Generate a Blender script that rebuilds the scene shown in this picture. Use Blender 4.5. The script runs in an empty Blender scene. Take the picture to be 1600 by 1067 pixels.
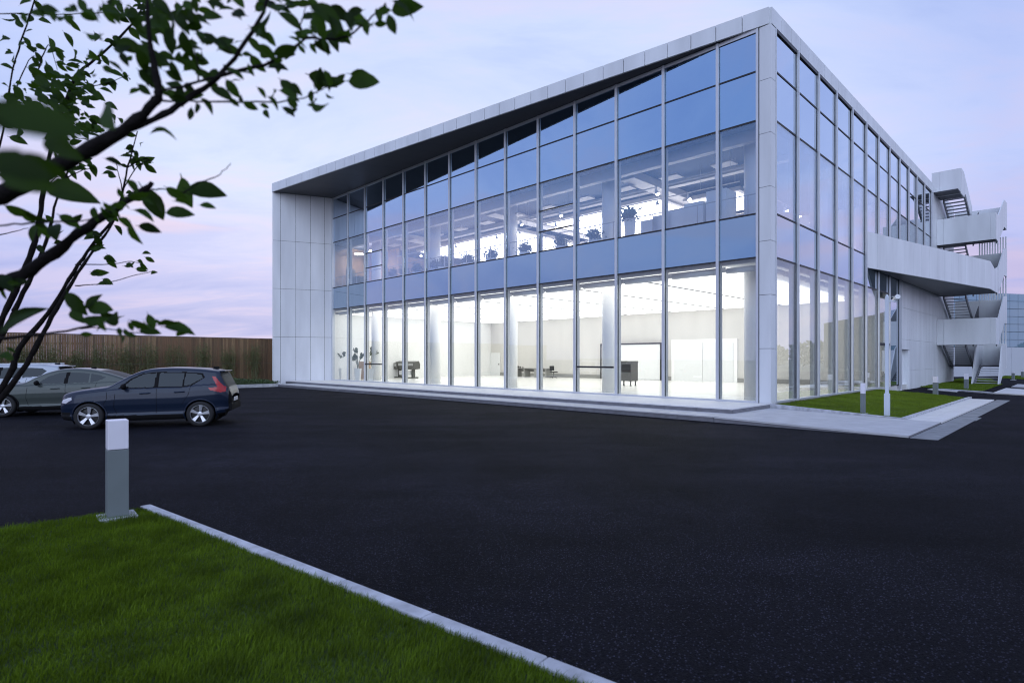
import bpy, bmesh, math, random
import numpy as np
from mathutils import Vector, Matrix

random.seed(7)
rng = np.random.default_rng(7)
scene = bpy.context.scene
col = scene.collection
R2 = math.sqrt(0.5)

def lin(r, g, b):
    out = []
    for c in (r, g, b):
        c /= 255.0
        out.append(c / 12.92 if c <= 0.04045 else ((c + 0.055) / 1.055) ** 2.4)
    return (out[0], out[1], out[2], 1.0)

# ------------------------------------------------------------------ camera
CAM_Z = 1.91
FPX, CX, HY = 906.0, 800.0, 560.0
cam = bpy.data.cameras.new('camera')
cam.sensor_width = 36.0
cam.lens = 36.0 * FPX / 1600.0
cam.shift_y = (HY - 533.5) / 1600.0
cam.clip_start = 0.05
cam.clip_end = 2000
cam.dof.use_dof = True
cam.dof.focus_distance = 20.0
cam.dof.aperture_fstop = 2.0
cam_o = bpy.data.objects.new('camera', cam)
cam_o.location = (0, 0, CAM_Z)
cam_o.rotation_euler = (math.radians(90), 0, 0)
col.objects.link(cam_o)
scene.camera = cam_o

# ------------------------------------------------------------------ sky
SUN_EL, SUN_AZ = math.radians(20.0), math.radians(180.0)   # broad soft evening light from behind the camera
GLOW_AZ = math.radians(-4.0)
world = bpy.data.worlds.new('World')
scene.world = world
world.use_nodes = True
wt = world.node_tree
wt.nodes.clear()
def N(t, kind, **kw):
    n = t.nodes.new(kind)
    for k, v in kw.items():
        setattr(n, k, v)
    return n
def math_n(t, op, a, b=None, clamp=False):
    n = t.nodes.new('ShaderNodeMath'); n.operation = op; n.use_clamp = clamp
    for i, v in enumerate((a, b)):
        if v is None: continue
        if isinstance(v, (int, float)): n.inputs[i].default_value = v
        else: t.links.new(v, n.inputs[i])
    return n.outputs[0]
def ramp(t, fac, stops, interp='LINEAR'):
    n = t.nodes.new('ShaderNodeValToRGB'); n.color_ramp.interpolation = interp
    cr = n.color_ramp
    while len(cr.elements) < len(stops): cr.elements.new(0.5)
    for e, (p, c) in zip(cr.elements, stops):
        e.position = p; e.color = c
    t.links.new(fac, n.inputs[0])
    return n.outputs[0]
def mixc(t, fac, a, b, blend='MIX'):
    n = t.nodes.new('ShaderNodeMix'); n.data_type = 'RGBA'; n.blend_type = blend
    for sock, v in ((n.inputs[0], fac), (n.inputs[6], a), (n.inputs[7], b)):
        if isinstance(v, (int, float)): sock.default_value = v
        elif isinstance(v, tuple): sock.default_value = v
        else: t.links.new(v, sock)
    return n.outputs[2]
tc = N(wt, 'ShaderNodeTexCoord')
nrm = N(wt, 'ShaderNodeVectorMath', operation='NORMALIZE')
wt.links.new(tc.outputs['Generated'], nrm.inputs[0])
sp = N(wt, 'ShaderNodeSeparateXYZ'); wt.links.new(nrm.outputs[0], sp.inputs[0])
wx, wy, wz = sp.outputs
zz = math_n(wt, 'MAXIMUM', wz, 0.0)
base = ramp(wt, zz, [(0.0, lin(206, 200, 236)), (0.05, lin(186, 186, 228)), (0.11, lin(192, 194, 236)),
                     (0.17, lin(208, 210, 246)), (0.28, lin(208, 219, 254)), (0.45, lin(196, 210, 250)),
                     (0.65, lin(188, 204, 246)), (1.0, lin(172, 190, 236))], 'EASE')
# twilight falls off away from the after-glow
hl = math_n(wt, 'SQRT', math_n(wt, 'ADD', math_n(wt, 'MULTIPLY', wx, wx), math_n(wt, 'MULTIPLY', wy, wy)))
hl = math_n(wt, 'MAXIMUM', hl, 0.001)
dt = math_n(wt, 'ADD', math_n(wt, 'MULTIPLY', wx, math.sin(GLOW_AZ)), math_n(wt, 'MULTIPLY', wy, math.cos(GLOW_AZ)))
az = math_n(wt, 'ADD', math_n(wt, 'MULTIPLY', math_n(wt, 'DIVIDE', dt, hl), 0.5), 0.5)
fall = ramp(wt, az, [(0.0, (0.86, 0.90, 0.97, 1)), (0.50, (0.80, 0.85, 0.96, 1)), (0.86, (0.72, 0.76, 0.90, 1)), (0.955, (1, 1, 1, 1))])
skyc = mixc(wt, 1.0, base, fall, 'MULTIPLY')
# thin dusk clouds on a flat layer
den = math_n(wt, 'ADD', zz, 0.16)
cv = N(wt, 'ShaderNodeCombineXYZ')
wt.links.new(math_n(wt, 'DIVIDE', wx, den), cv.inputs[0])
wt.links.new(math_n(wt, 'DIVIDE', wy, den), cv.inputs[1])
mp = N(wt, 'ShaderNodeMapping'); mp.inputs['Rotation'].default_value = (0, 0, math.radians(28)); mp.inputs['Scale'].default_value = (0.55, 1.25, 1)
mp.inputs['Location'].default_value = (3.1, 1.7, 0)
wt.links.new(cv.outputs[0], mp.inputs[0])
nz = N(wt, 'ShaderNodeTexNoise'); nz.inputs['Scale'].default_value = 1.9; nz.inputs['Detail'].default_value = 8; nz.inputs['Roughness'].default_value = 0.6; nz.inputs['Distortion'].default_value = 0.5
wt.links.new(mp.outputs[0], nz.inputs['Vector'])
cm = ramp(wt, nz.outputs['Fac'], [(0.46, (0, 0, 0, 1)), (0.63, (1, 1, 1, 1))], 'EASE')
cloudc = ramp(wt, zz, [(0.0, lin(222, 204, 230)), (0.18, lin(228, 216, 240)), (0.4, lin(226, 216, 242)), (1.0, lin(150, 160, 214))])
cloudc = mixc(wt, 1.0, cloudc, fall, 'MULTIPLY')
skyc = mixc(wt, 1.0, skyc, ramp(wt, nz.outputs['Fac'], [(0.34, (0.88, 0.91, 0.96, 1)), (0.50, (1, 1, 1, 1))], 'EASE'), 'MULTIPLY')
skyc = mixc(wt, math_n(wt, 'MULTIPLY', cm, 0.45), skyc, cloudc)
mp2 = N(wt, 'ShaderNodeMapping'); mp2.inputs['Scale'].default_value = (0.9, 0.9, 7.0); mp2.inputs['Location'].default_value = (0.3, 0.2, 0.9)
wt.links.new(nrm.outputs[0], mp2.inputs[0])
nz2 = N(wt, 'ShaderNodeTexNoise'); nz2.inputs['Scale'].default_value = 2.6; nz2.inputs['Detail'].default_value = 4
wt.links.new(mp2.outputs[0], nz2.inputs['Vector'])
cm2 = ramp(wt, nz2.outputs['Fac'], [(0.50, (0, 0, 0, 1)), (0.62, (1, 1, 1, 1))], 'EASE')
low = ramp(wt, zz, [(0.03, (0, 0, 0, 1)), (0.08, (1, 1, 1, 1)), (0.2, (1, 1, 1, 1)), (0.3, (0, 0, 0, 1))])
skyc = mixc(wt, math_n(wt, 'MULTIPLY', math_n(wt, 'MULTIPLY', cm2, low), 0.52), skyc, mixc(wt, 1.0, lin(232, 208, 226), fall, 'MULTIPLY'))
nish = N(wt, 'ShaderNodeTexSky'); nish.sky_type = 'NISHITA'; nish.sun_disc = False
nish.sun_elevation = SUN_EL; nish.sun_rotation = SUN_AZ; nish.ozone_density = 3.0
bg1 = N(wt, 'ShaderNodeBackground'); bg1.inputs[1].default_value = 0.95; wt.links.new(mixc(wt, 1.0, skyc, (1.0, 0.985, 0.93, 1.0), 'MULTIPLY'), bg1.inputs[0])
bg2 = N(wt, 'ShaderNodeBackground'); bg2.inputs[1].default_value = 0.003; wt.links.new(nish.outputs[0], bg2.inputs[0])
ad = N(wt, 'ShaderNodeAddShader'); wt.links.new(bg1.outputs[0], ad.inputs[0]); wt.links.new(bg2.outputs[0], ad.inputs[1])
wo = N(wt, 'ShaderNodeOutputWorld'); wt.links.new(ad.outputs[0], wo.inputs[0])

sun = bpy.data.lights.new('sun', 'SUN'); sun.energy = 1.0; sun.angle = math.radians(60); sun.color = (0.62, 0.77, 1.0)
sun_o = bpy.data.objects.new('sun', sun); col.objects.link(sun_o)
sd = Vector((math.sin(SUN_AZ) * math.cos(SUN_EL), math.cos(SUN_AZ) * math.cos(SUN_EL), math.sin(SUN_EL)))
sun_o.rotation_euler = sd.to_track_quat('Z', 'Y').to_euler()
sun_o.location = (0, 60, 60)

scene.view_settings.view_transform = 'Standard'
scene.view_settings.look = 'None'
scene.view_settings.exposure = 0.30
scene.view_settings.gamma = 1.0
scene.view_settings.use_curve_mapping = False
scene.render.engine = 'CYCLES'
cy = scene.cycles
cy.use_denoising = True
cy.max_bounces = 8; cy.diffuse_bounces = 3; cy.glossy_bounces = 4; cy.transmission_bounces = 4; cy.transparent_max_bounces = 24
cy.caustics_reflective = False; cy.caustics_refractive = False
cy.sample_clamp_indirect = 4.0
cy.filter_width = 1.1

# ------------------------------------------------------------------ helpers
def g(px, py, z=0.0):
    """ground point seen at a picture position"""
    Y = (CAM_Z - z) * FPX / (py - HY)
    return Vector(((px - CX) / FPX * Y, Y, z))
def at(px, py, Y):
    return Vector(((px - CX) / FPX * Y, Y, CAM_Z + (HY - py) / FPX * Y))

MATS = {}
def mat(name, color, rough=0.5, metal=0.0, var=0.0, vscale=3.0, bump=0.0, bscale=60.0, spec=0.5, emit=None, estr=0.0, coat=0.0, vstretch=None, island=0.0, transl=None):
    if name in MATS: return MATS[name]
    m = bpy.data.materials.new(name); m.use_nodes = True
    t = m.node_tree
    b = t.nodes['Principled BSDF']
    c4 = tuple(color[:3]) + (1.0,)
    b.inputs['Base Color'].default_value = c4
    b.inputs['Roughness'].default_value = rough
    b.inputs['Metallic'].default_value = metal
    b.inputs['Specular IOR Level'].default_value = spec
    b.inputs['Coat Weight'].default_value = coat
    b.inputs['Coat Roughness'].default_value = 0.04
    csock = None
    if var or bump:
        tcn = N(t, 'ShaderNodeTexCoord')
        v = tcn.outputs['Object']
        geo = N(t, 'ShaderNodeNewGeometry')
        v = geo.outputs['Position']
        if vstretch:
            mpn = N(t, 'ShaderNodeMapping'); mpn.inputs['Scale'].default_value = vstretch
            t.links.new(v, mpn.inputs[0]); v = mpn.outputs[0]
        if var:
            n = N(t, 'ShaderNodeTexNoise'); n.inputs['Scale'].default_value = vscale; n.inputs['Detail'].default_value = 5
            t.links.new(v, n.inputs['Vector'])
            lo = tuple(max(0, x * (1 - var)) for x in c4[:3]) + (1,)
            hi = tuple(min(1, x * (1 + var)) for x in c4[:3]) + (1,)
            csock = ramp(t, n.outputs['Fac'], [(0.3, lo), (0.7, hi)])
        if bump:
            n2 = N(t, 'ShaderNodeTexNoise'); n2.inputs['Scale'].default_value = bscale; n2.inputs['Detail'].default_value = 4
            t.links.new(v, n2.inputs['Vector'])
            bn = N(t, 'ShaderNodeBump'); bn.inputs['Strength'].default_value = bump; bn.inputs['Distance'].default_value = 0.02
            t.links.new(n2.outputs['Fac'], bn.inputs['Height']); t.links.new(bn.outputs[0], b.inputs['Normal'])
    if island:
        geo2 = N(t, 'ShaderNodeNewGeometry')
        val = math_n(t, 'ADD', math_n(t, 'MULTIPLY', geo2.outputs['Random Per Island'], 2 * island), 1 - island)
        n3 = N(t, 'ShaderNodeVectorMath', operation='SCALE')
        if csock is None: n3.inputs[0].default_value = c4[:3]
        else: t.links.new(csock, n3.inputs[0])
        t.links.new(val, n3.inputs['Scale']); csock = n3.outputs[0]
    if csock is not None: t.links.new(csock, b.inputs['Base Color'])
    if emit:
        b.inputs['Emission Color'].default_value = tuple(emit[:3]) + (1,)
        b.inputs['Emission Strength'].default_value = estr
    if transl:
        tr = N(t, 'ShaderNodeBsdfTranslucent'); tr.inputs[0].default_value = tuple(transl[1]) + (1,)
        mx = N(t, 'ShaderNodeMixShader'); mx.inputs[0].default_value = transl[0]
        t.links.new(b.outputs[0], mx.inputs[1]); t.links.new(tr.outputs[0], mx.inputs[2])
        t.links.new(mx.outputs[0], t.nodes['Material Output'].inputs[0])
    MATS[name] = m
    return m

def glass(name, tint, r0, rcol, back=None, rough=0.0, wav=0.0, pw=4.0, cexp=1.3):
    """coated pane: mirror part by angle over a tinted see-through (or an opaque backing)"""
    m = bpy.data.materials.new(name); m.use_nodes = True
    t = m.node_tree; t.nodes.clear()
    out = N(t, 'ShaderNodeOutputMaterial')
    lw = N(t, 'ShaderNodeLayerWeight'); lw.inputs[0].default_value = 0.5
    p5 = math_n(t, 'POWER', lw.outputs['Facing'], pw)
    fac = math_n(t, 'ADD', math_n(t, 'MULTIPLY', p5, 1 - r0), r0, True)
    gl = N(t, 'ShaderNodeBsdfGlossy'); t.links.new(mixc(t, math_n(t, 'POWER', lw.outputs['Facing'], cexp), tuple(rcol) + (1.0,), (1.0, 1.0, 1.0, 1.0)), gl.inputs['Color']); gl.inputs['Roughness'].default_value = rough
    if wav:
        geo = N(t, 'ShaderNodeNewGeometry')
        nn = N(t, 'ShaderNodeTexNoise'); nn.inputs['Scale'].default_value = 0.7; nn.inputs['Detail'].default_value = 1
        t.links.new(geo.outputs['Position'], nn.inputs['Vector'])
        bn = N(t, 'ShaderNodeBump'); bn.inputs['Strength'].default_value = wav; bn.inputs['Distance'].default_value = 0.02
        t.links.new(nn.outputs['Fac'], bn.inputs['Height']); t.links.new(bn.outputs[0], gl.inputs['Normal'])
    if back is None:
        bs = N(t, 'ShaderNodeBsdfTransparent'); bs.inputs[0].default_value = tuple(tint) + (1,)
    else:
        bs = N(t, 'ShaderNodeBsdfDiffuse'); bs.inputs[0].default_value = tuple(back) + (1,)
    mx = N(t, 'ShaderNodeMixShader')
    t.links.new(fac, mx.inputs[0]); t.links.new(bs.outputs[0], mx.inputs[1]); t.links.new(gl.outputs[0], mx.inputs[2])
    t.links.new(mx.outputs[0], out.inputs[0])
    MATS[name] = m
    return m

WM = {}
def link(name, me, parent=None, M=None, m=None, local=False):
    o = bpy.data.objects.new(name, me); col.objects.link(o)
    if m is not None and me is not None and len(me.materials) == 0: me.materials.append(m)
    if M is not None: o.matrix_basis = M
    WM[o.name] = M.copy() if M is not None else Matrix()
    if parent is not None:
        o.parent = parent
        if not local: o.matrix_parent_inverse = WM[parent.name].inverted()
    return o
def tag(o, label=None, cat=None, group=None, kind=None):
    if label: o['label'] = label
    if cat: o['category'] = cat
    if group: o['group'] = group
    if kind: o['kind'] = kind
    return o
def empty(name, loc, rz=0.0):
    o = bpy.data.objects.new(name, None); col.objects.link(o)
    o.empty_display_size = 0.3
    M = Matrix.Translation(Vector(loc)) @ Matrix.Rotation(rz, 4, 'Z')
    o.matrix_basis = M; WM[o.name] = M.copy()
    return o
BOXES = {}
BOXF = [(0, 3, 2, 1), (4, 5, 6, 7), (0, 1, 5, 4), (1, 2, 6, 5), (2, 3, 7, 6), (3, 0, 4, 7)]
def box_me(dx, dy, dz, m):
    k = (round(dx, 4), round(dy, 4), round(dz, 4), m.name)
    if k not in BOXES:
        x, y, z = dx / 2, dy / 2, dz / 2
        me = bpy.data.meshes.new('box')
        me.from_pydata([(-x, -y, -z), (x, -y, -z), (x, y, -z), (-x, y, -z), (-x, -y, z), (x, -y, z), (x, y, z), (-x, y, z)], [], BOXF)
        me.materials.append(m); BOXES[k] = me
    return BOXES[k]
class Frame:
    def __init__(s, o, ang, osign):
        s.o = Vector(o); s.ang = ang; s.u = Vector((math.cos(ang), math.sin(ang), 0)); s.n = Vector((-math.sin(ang), math.cos(ang), 0)) * osign
    def pt(s, a, d, z): return s.o + s.u * a + s.n * d + Vector((0, 0, z))
    def box(s, name, a0, a1, d0, d1, z0, z1, m, parent=None):
        c = s.pt((a0 + a1) / 2, (d0 + d1) / 2, (z0 + z1) / 2)
        M = Matrix.Translation(c) @ Matrix.Rotation(s.ang, 4, 'Z')
        if name in ('opaque_pane', 'spandrel_pane', 'glass_pane'):      # panes never sit perfectly true
            M = M @ Matrix.Rotation(random.gauss(0, 0.0016), 4, 'Z') @ Matrix.Rotation(random.gauss(0, 0.0012), 4, 'X')
        return link(name, box_me(abs(a1 - a0), abs(d1 - d0), abs(z1 - z0), m), parent, M)
class MB:
    def __init__(s): s.v = []; s.f = []
    def add(s, vs, fs):
        o = len(s.v); s.v += [tuple(p) for p in vs]; s.f += [tuple(i + o for i in f) for f in fs]
    def box(s, x0, x1, y0, y1, z0, z1):
        s.add([(x0, y0, z0), (x1, y0, z0), (x1, y1, z0), (x0, y1, z0), (x0, y0, z1), (x1, y0, z1), (x1, y1, z1), (x0, y1, z1)], BOXF)
    def tube(s, pts, rads, n=8, cap=True):
        pts = [Vector(p) for p in pts]
        if isinstance(rads, (int, float)): rads = [rads] * len(pts)
        rings = []
        up = Vector((0.13, 0.21, 0.97))
        vs = []
        for i, p in enumerate(pts):
            d = (pts[min(i + 1, len(pts) - 1)] - pts[max(i - 1, 0)]).normalized()
            a = d.cross(up)
            if a.length < 0.05: a = d.cross(Vector((1, 0, 0)))
            a.normalize(); b = d.cross(a)
            for k in range(n):
                t = 2 * math.pi * k / n
                vs.append(p + (a * math.cos(t) + b * math.sin(t)) * rads[i])
        fs = []
        for i in range(len(pts) - 1):
            for k in range(n):
                fs.append((i * n + k, i * n + (k + 1) % n, (i + 1) * n + (k + 1) % n, (i + 1) * n + k))
        if cap:
            fs.append(tuple(range(n))[::-1]); fs.append(tuple((len(pts) - 1) * n + k for k in range(n)))
        s.add(vs, fs)
    def lathe(s, prof, n=24, c=(0, 0, 0)):
        vs = []
        for r, z in prof:
            for k in range(n):
                t = 2 * math.pi * k / n
                vs.append((c[0] + r * math.cos(t), c[1] + r * math.sin(t), c[2] + z))
        fs = []
        for i in range(len(prof) - 1):
            for k in range(n):
                fs.append((i * n + k, i * n + (k + 1) % n, (i + 1) * n + (k + 1) % n, (i + 1) * n + k))
        fs.append(tuple(range(n))[::-1]); fs.append(tuple((len(prof) - 1) * n + k for k in range(n)))
        s.add(vs, fs)
    def me(s, name, m, smooth=False):
        me = bpy.data.meshes.new(name); me.from_pydata(s.v, [], s.f); me.materials.append(m)
        if smooth: me.polygons.foreach_set('use_smooth', [True] * len(me.polygons))
        me.update(); return me
    def build(s, name, m, parent=None, smooth=False, local=False, M=None):
        return link(name, s.me(name, m, smooth), parent, M, None, local)
def prism(name, pts, ext, m, parent=None):
    """polygon pts extruded by vector ext"""
    pts = [Vector(p) for p in pts]; ext = Vector(ext); n = len(pts)
    vs = pts + [p + ext for p in pts]
    fs = [tuple(range(n))[::-1], tuple(range(n, 2 * n))] + [(i, (i + 1) % n, (i + 1) % n + n, i + n) for i in range(n)]
    me = bpy.data.meshes.new(name); me.from_pydata([tuple(v) for v in vs], [], fs); me.materials.append(m)
    bm = bmesh.new(); bm.from_mesh(me); bmesh.ops.recalc_face_normals(bm, faces=bm.faces); bm.to_mesh(me); bm.free()
    return link(name, me, parent)
def strip_mesh(name, V, F, m, smooth=False):
    """fast mesh from numpy: V (n,3); F list of (k,nv) index arrays"""
    me = bpy.data.meshes.new(name)
    me.vertices.add(len(V)); me.vertices.foreach_set('co', np.ascontiguousarray(V, dtype=np.float32).ravel())
    loops = np.concatenate([f.ravel() for f in F]).astype(np.int32)
    tot = np.concatenate([np.full(len(f), f.shape[1], dtype=np.int32) for f in F])
    st = np.concatenate([[0], np.cumsum(tot)[:-1]]).astype(np.int32)
    me.loops.add(len(loops)); me.loops.foreach_set('vertex_index', loops)
    me.polygons.add(len(tot)); me.polygons.foreach_set('loop_start', st)
    try: me.polygons.foreach_set('loop_total', tot)
    except Exception: pass
    me.update(calc_edges=True); me.validate()
    me.materials.append(m)
    if smooth: me.polygons.foreach_set('use_smooth', np.ones(len(tot), dtype=bool))
    return me

# ------------------------------------------------------------------ materials
M_panel = mat('white_aluminium_panel', (0.75, 0.77, 0.79), 0.42, 0.0, var=0.10, vscale=1.1, vstretch=(1, 1, 0.18))
M_panel_l = mat('left_wall_panel', (0.72, 0.73, 0.76), 0.5, 0.0, var=0.10, vscale=1.1, vstretch=(1, 1, 0.2))
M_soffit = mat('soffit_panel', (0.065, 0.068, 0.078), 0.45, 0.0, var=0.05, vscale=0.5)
M_alu = mat('silver_mullion', (0.62, 0.64, 0.68), 0.35, 0.25, var=0.03)
M_dark = mat('dark_anodised', (0.015, 0.017, 0.022), 0.45)
M_joint = mat('joint_backing', (0.05, 0.055, 0.065), 0.8)  # dark backing that shows in the gaps between panels
M_inmull = mat('inner_mullion', (0.55, 0.56, 0.56), 0.5)
M_white = mat('interior_white', (0.86, 0.86, 0.85), 0.6, var=0.02)
M_beige = mat('interior_beige', (0.60, 0.585, 0.56), 0.7, var=0.04, vscale=1.2, vstretch=(1, 1, 0.15))
M_floor = mat('epoxy_floor', (0.80, 0.79, 0.76), 0.22, var=0.03)
M_ceil2 = mat('dark_open_ceiling', (0.06, 0.07, 0.10), 0.8)
M_duct = mat('duct_metal', (0.50, 0.47, 0.46), 0.5)
M_light = mat('luminous_ceiling', (0.8, 0.8, 0.8), 0.6, emit=(1.0, 0.995, 0.98), estr=1.42)
M_light2 = mat('luminous_panel_upper', (0.8, 0.8, 0.8), 0.6, emit=(1.0, 0.97, 0.95), estr=2.8)
M_spot = mat('spot_lamp_glow', (0.9, 0.9, 0.9), 0.4, emit=(1.0, 0.9, 0.78), estr=40.0)
M_black = mat('black_plastic', (0.012, 0.012, 0.013), 0.45)
M_grey = mat('dark_grey_laminate', (0.10, 0.10, 0.10), 0.5)
M_midgrey = mat('grey_laminate', (0.26, 0.26, 0.25), 0.5)
M_tan = mat('timber_partition', (0.42, 0.27, 0.16), 0.6, var=0.12, vscale=2, vstretch=(4, 4, 0.4))
M_pot = mat('white_ceramic', (0.75, 0.76, 0.76), 0.35)
M_leafin = mat('indoor_leaf', (0.06, 0.09, 0.05), 0.5, island=0.4)
M_stone = mat('grey_granite_paving', (0.52, 0.52, 0.53), 0.62, var=0.10, vscale=2.2, bump=0.15, bscale=70)
M_stone2 = mat('pale_granite_paving', (0.72, 0.71, 0.70), 0.6, var=0.06, vscale=1.6, bump=0.12, bscale=60)
M_riser = mat('granite_riser', (0.17, 0.17, 0.185), 0.7, var=0.15, vscale=4, bump=0.1)
M_kerb = mat('concrete_kerb', (0.46, 0.47, 0.50), 0.75, var=0.28, vscale=5, bump=0.25, bscale=50)
M_gutter = mat('gutter_concrete', (0.24, 0.25, 0.26), 0.8, var=0.2, vscale=3, bump=0.2)
M_soil = mat('lawn_soil', (0.030, 0.052, 0.012), 0.95, var=0.4, vscale=9)
M_grass = mat('grass_blade', (0.105, 0.165, 0.010), 0.6, spec=0.2, var=0.55, vscale=2.3, island=0.45, transl=(0.35, (0.11, 0.19, 0.008)))
M_grass2 = mat('lit_lawn_blade', (0.13, 0.205, 0.014), 0.6, spec=0.2, var=0.30, vscale=0.9, island=0.35, transl=(0.3, (0.15, 0.22, 0.02)))  # light from the hall on the side lawn is put into this brighter colour
M_bollard = mat('bollard_grey_green', (0.17, 0.20, 0.20), 0.45, var=0.06)
M_diff = mat('opal_diffuser', (0.80, 0.78, 0.84), 0.35, var=0.03)
M_pole = mat('pale_pole', (0.62, 0.68, 0.74), 0.4)
G_ground = glass('clear_glass', (0.95, 0.965, 0.955), 0.065, (0.86, 0.93, 1.0), wav=0.012)
G_upper = glass('upper_glass', (0.97, 0.98, 0.99), 0.13, (0.42, 0.66, 1.0), wav=0.02, pw=1.8, cexp=1.1)
G_opaque = glass('opaque_blue_glass', None, 0.54, (0.34, 0.62, 1.0), back=(0.006, 0.008, 0.012), wav=0.02, pw=1.35, cexp=1.05)
G_spandrel = glass('spandrel_glass', None, 0.42, (0.40, 0.68, 1.0), back=(0.12, 0.16, 0.19), wav=0.02, pw=2.0, cexp=1.1)
# ------------------------------------------------------------------ ground
def asphalt_material():
    m = bpy.data.materials.new('asphalt'); m.use_nodes = True; t = m.node_tree
    b = t.nodes['Principled BSDF']
    geo = N(t, 'ShaderNodeNewGeometry'); P = geo.outputs['Position']
    fine = N(t, 'ShaderNodeTexVoronoi'); fine.inputs['Scale'].default_value = 95.0; t.links.new(P, fine.inputs['Vector'])
    n1 = N(t, 'ShaderNodeTexNoise'); n1.inputs['Scale'].default_value = 38; n1.inputs['Detail'].default_value = 6; t.links.new(P, n1.inputs['Vector'])
    mpn = N(t, 'ShaderNodeMapping'); mpn.inputs['Rotation'].default_value = (0, 0, math.radians(42)); mpn.inputs['Scale'].default_value = (0.08, 0.9, 1)
    t.links.new(P, mpn.inputs[0])
    n2 = N(t, 'ShaderNodeTexNoise'); n2.inputs['Scale'].default_value = 1.0; n2.inputs['Detail'].default_value = 5; t.links.new(mpn.outputs[0], n2.inputs['Vector'])
    n3 = N(t, 'ShaderNodeTexNoise'); n3.inputs['Scale'].default_value = 0.22; n3.inputs['Detail'].default_value = 3; t.links.new(P, n3.inputs['Vector'])
    c = ramp(t, n1.outputs['Fac'], [(0.3, (0.0046, 0.0046, 0.0068, 1)), (0.72, (0.0225, 0.0228, 0.0320, 1))])
    c2 = ramp(t, n2.outputs['Fac'], [(0.3, (0.62, 0.62, 0.64, 1)), (0.7, (1.4, 1.4, 1.4, 1))])
    c3 = ramp(t, n3.outputs['Fac'], [(0.38, (0.68, 0.68, 0.68, 1)), (0.62, (1.25, 1.25, 1.28, 1))])
    c = mixc(t, 1.0, c, c2, 'MULTIPLY'); c = mixc(t, 1.0, c, c3, 'MULTIPLY')
    cc = N(t, 'ShaderNodeTexVoronoi'); cc.inputs['Scale'].default_value = 40; t.links.new(P, cc.inputs['Vector'])
    sparkle = ramp(t, cc.outputs['Distance'], [(0.10, (6.0, 6.1, 6.6, 1)), (0.28, (0.55, 0.55, 0.56, 1))])
    c = mixc(t, 1.0, c, sparkle, 'MULTIPLY')
    # worn wheel tracks and damp-dark patches
    n5 = N(t, 'ShaderNodeTexNoise'); n5.inputs['Scale'].default_value = 0.55; n5.inputs['Detail'].default_value = 7; n5.inputs['Roughness'].default_value = 0.65; n5.inputs['Distortion'].default_value = 1.2; t.links.new(P, n5.inputs['Vector'])
    c = mixc(t, 1.0, c, ramp(t, n5.outputs['Fac'], [(0.36, (0.62, 0.62, 0.64, 1)), (0.5, (1, 1, 1, 1)), (0.66, (1.22, 1.22, 1.2, 1))]), 'MULTIPLY')
    t.links.new(c, b.inputs['Base Color'])
    b.inputs['Roughness'].default_value = 0.82
    b.inputs['Specular IOR Level'].default_value = 0.08
    bn = N(t, 'ShaderNodeBump'); bn.inputs['Strength'].default_value = 0.9; bn.inputs['Distance'].default_value = 0.012
    t.links.new(fine.outputs['Distance'], bn.inputs['Height']); t.links.new(bn.outputs[0], b.inputs['Normal'])
    return m
M_asphalt = asphalt_material()
M_earth = mat('far_ground', (0.06, 0.07, 0.05), 0.9, var=0.3, vscale=0.1)
def sheet(name, pts, m, kind='structure', parent=None, label=None):
    me = bpy.data.meshes.new(name)
    me.from_pydata([tuple(p) for p in pts], [], [tuple(range(len(pts)))]); me.materials.append(m)
    o = link(name, me, parent)
    if kind: o['kind'] = kind
    return o
sheet('ground', [(-900, -300, -0.03), (900, -300, -0.03), (900, 1200, -0.03), (-900, 1200, -0.03)], M_earth)
sheet('asphalt_yard', [(-45, -25, 0), (75, -25, 0), (75, 75, 0), (-45, 75, 0)], M_asphalt)

C0 = Vector((9.10, 20.43, 0))
FF = Frame(C0, math.radians(135), 1)      # front: a runs left along the glass, d outwards
FR = Frame(C0, math.radians(45), -1)      # side: a runs back along the side, d outwards
ZP, ZL = 0.32, 0.17                       # upper plinth, lower paving

# --- plinth: two broad steps of granite slabs
plinth = empty('entrance_steps', FF.pt(15, 3, 0)); tag(plinth, kind='structure')
FF.box('step_bed', 0.012, 33.0, 0.0, 3.0, ZL - 0.1, ZP - 0.034, M_riser, plinth)
FF.box('step_bed', 0.0, 31.2, 0.05, 4.24, 0.0, ZL - 0.034, M_riser, plinth)
a = 0.02
jw = 0.006
while a < 32.2:
    w = 1.2
    for d0, d1 in ((0.06, 1.04), (1.04, 2.02), (2.02, 3.03)):
        a1 = min(a + w, 32.45)
        FF.box('paving_slab', a + jw / 2, a1 - jw / 2, d0 + jw / 2, d1, ZP - 0.034, ZP, M_stone2, plinth)
    FF.box('riser_stone', a + jw / 2, min(a + w, 32.4) - jw / 2, 3.0, 3.022, ZL - 0.01, ZP - 0.035, M_riser, plinth)
    a += w
a = 0.02
while a < 31.0:
    a1 = min(a + 1.2, 31.1)
    FF.box('paving_slab', a + jw / 2, a1 - jw / 2, 3.024, 3.66, ZL - 0.034, ZL, M_stone, plinth)
    FF.box('paving_slab', a + jw / 2, a1 - jw / 2, 3.66 + jw, 4.3, ZL - 0.034, ZL, M_stone, plinth)
    FF.box('riser_stone', a + jw / 2, a1 - jw / 2, 4.24, 4.285, -0.02, ZL - 0.035, M_riser, plinth)
    a += 1.2
# end of the upper step, turned to the corner pier
k = 0.06
while k < 3.0:
    FF.box('riser_stone', -0.01, 0.018, k, min(k + 0.98, 3.0) - jw, ZL - 0.1, ZP - 0.035, M_riser, plinth)
    k += 0.98

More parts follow.
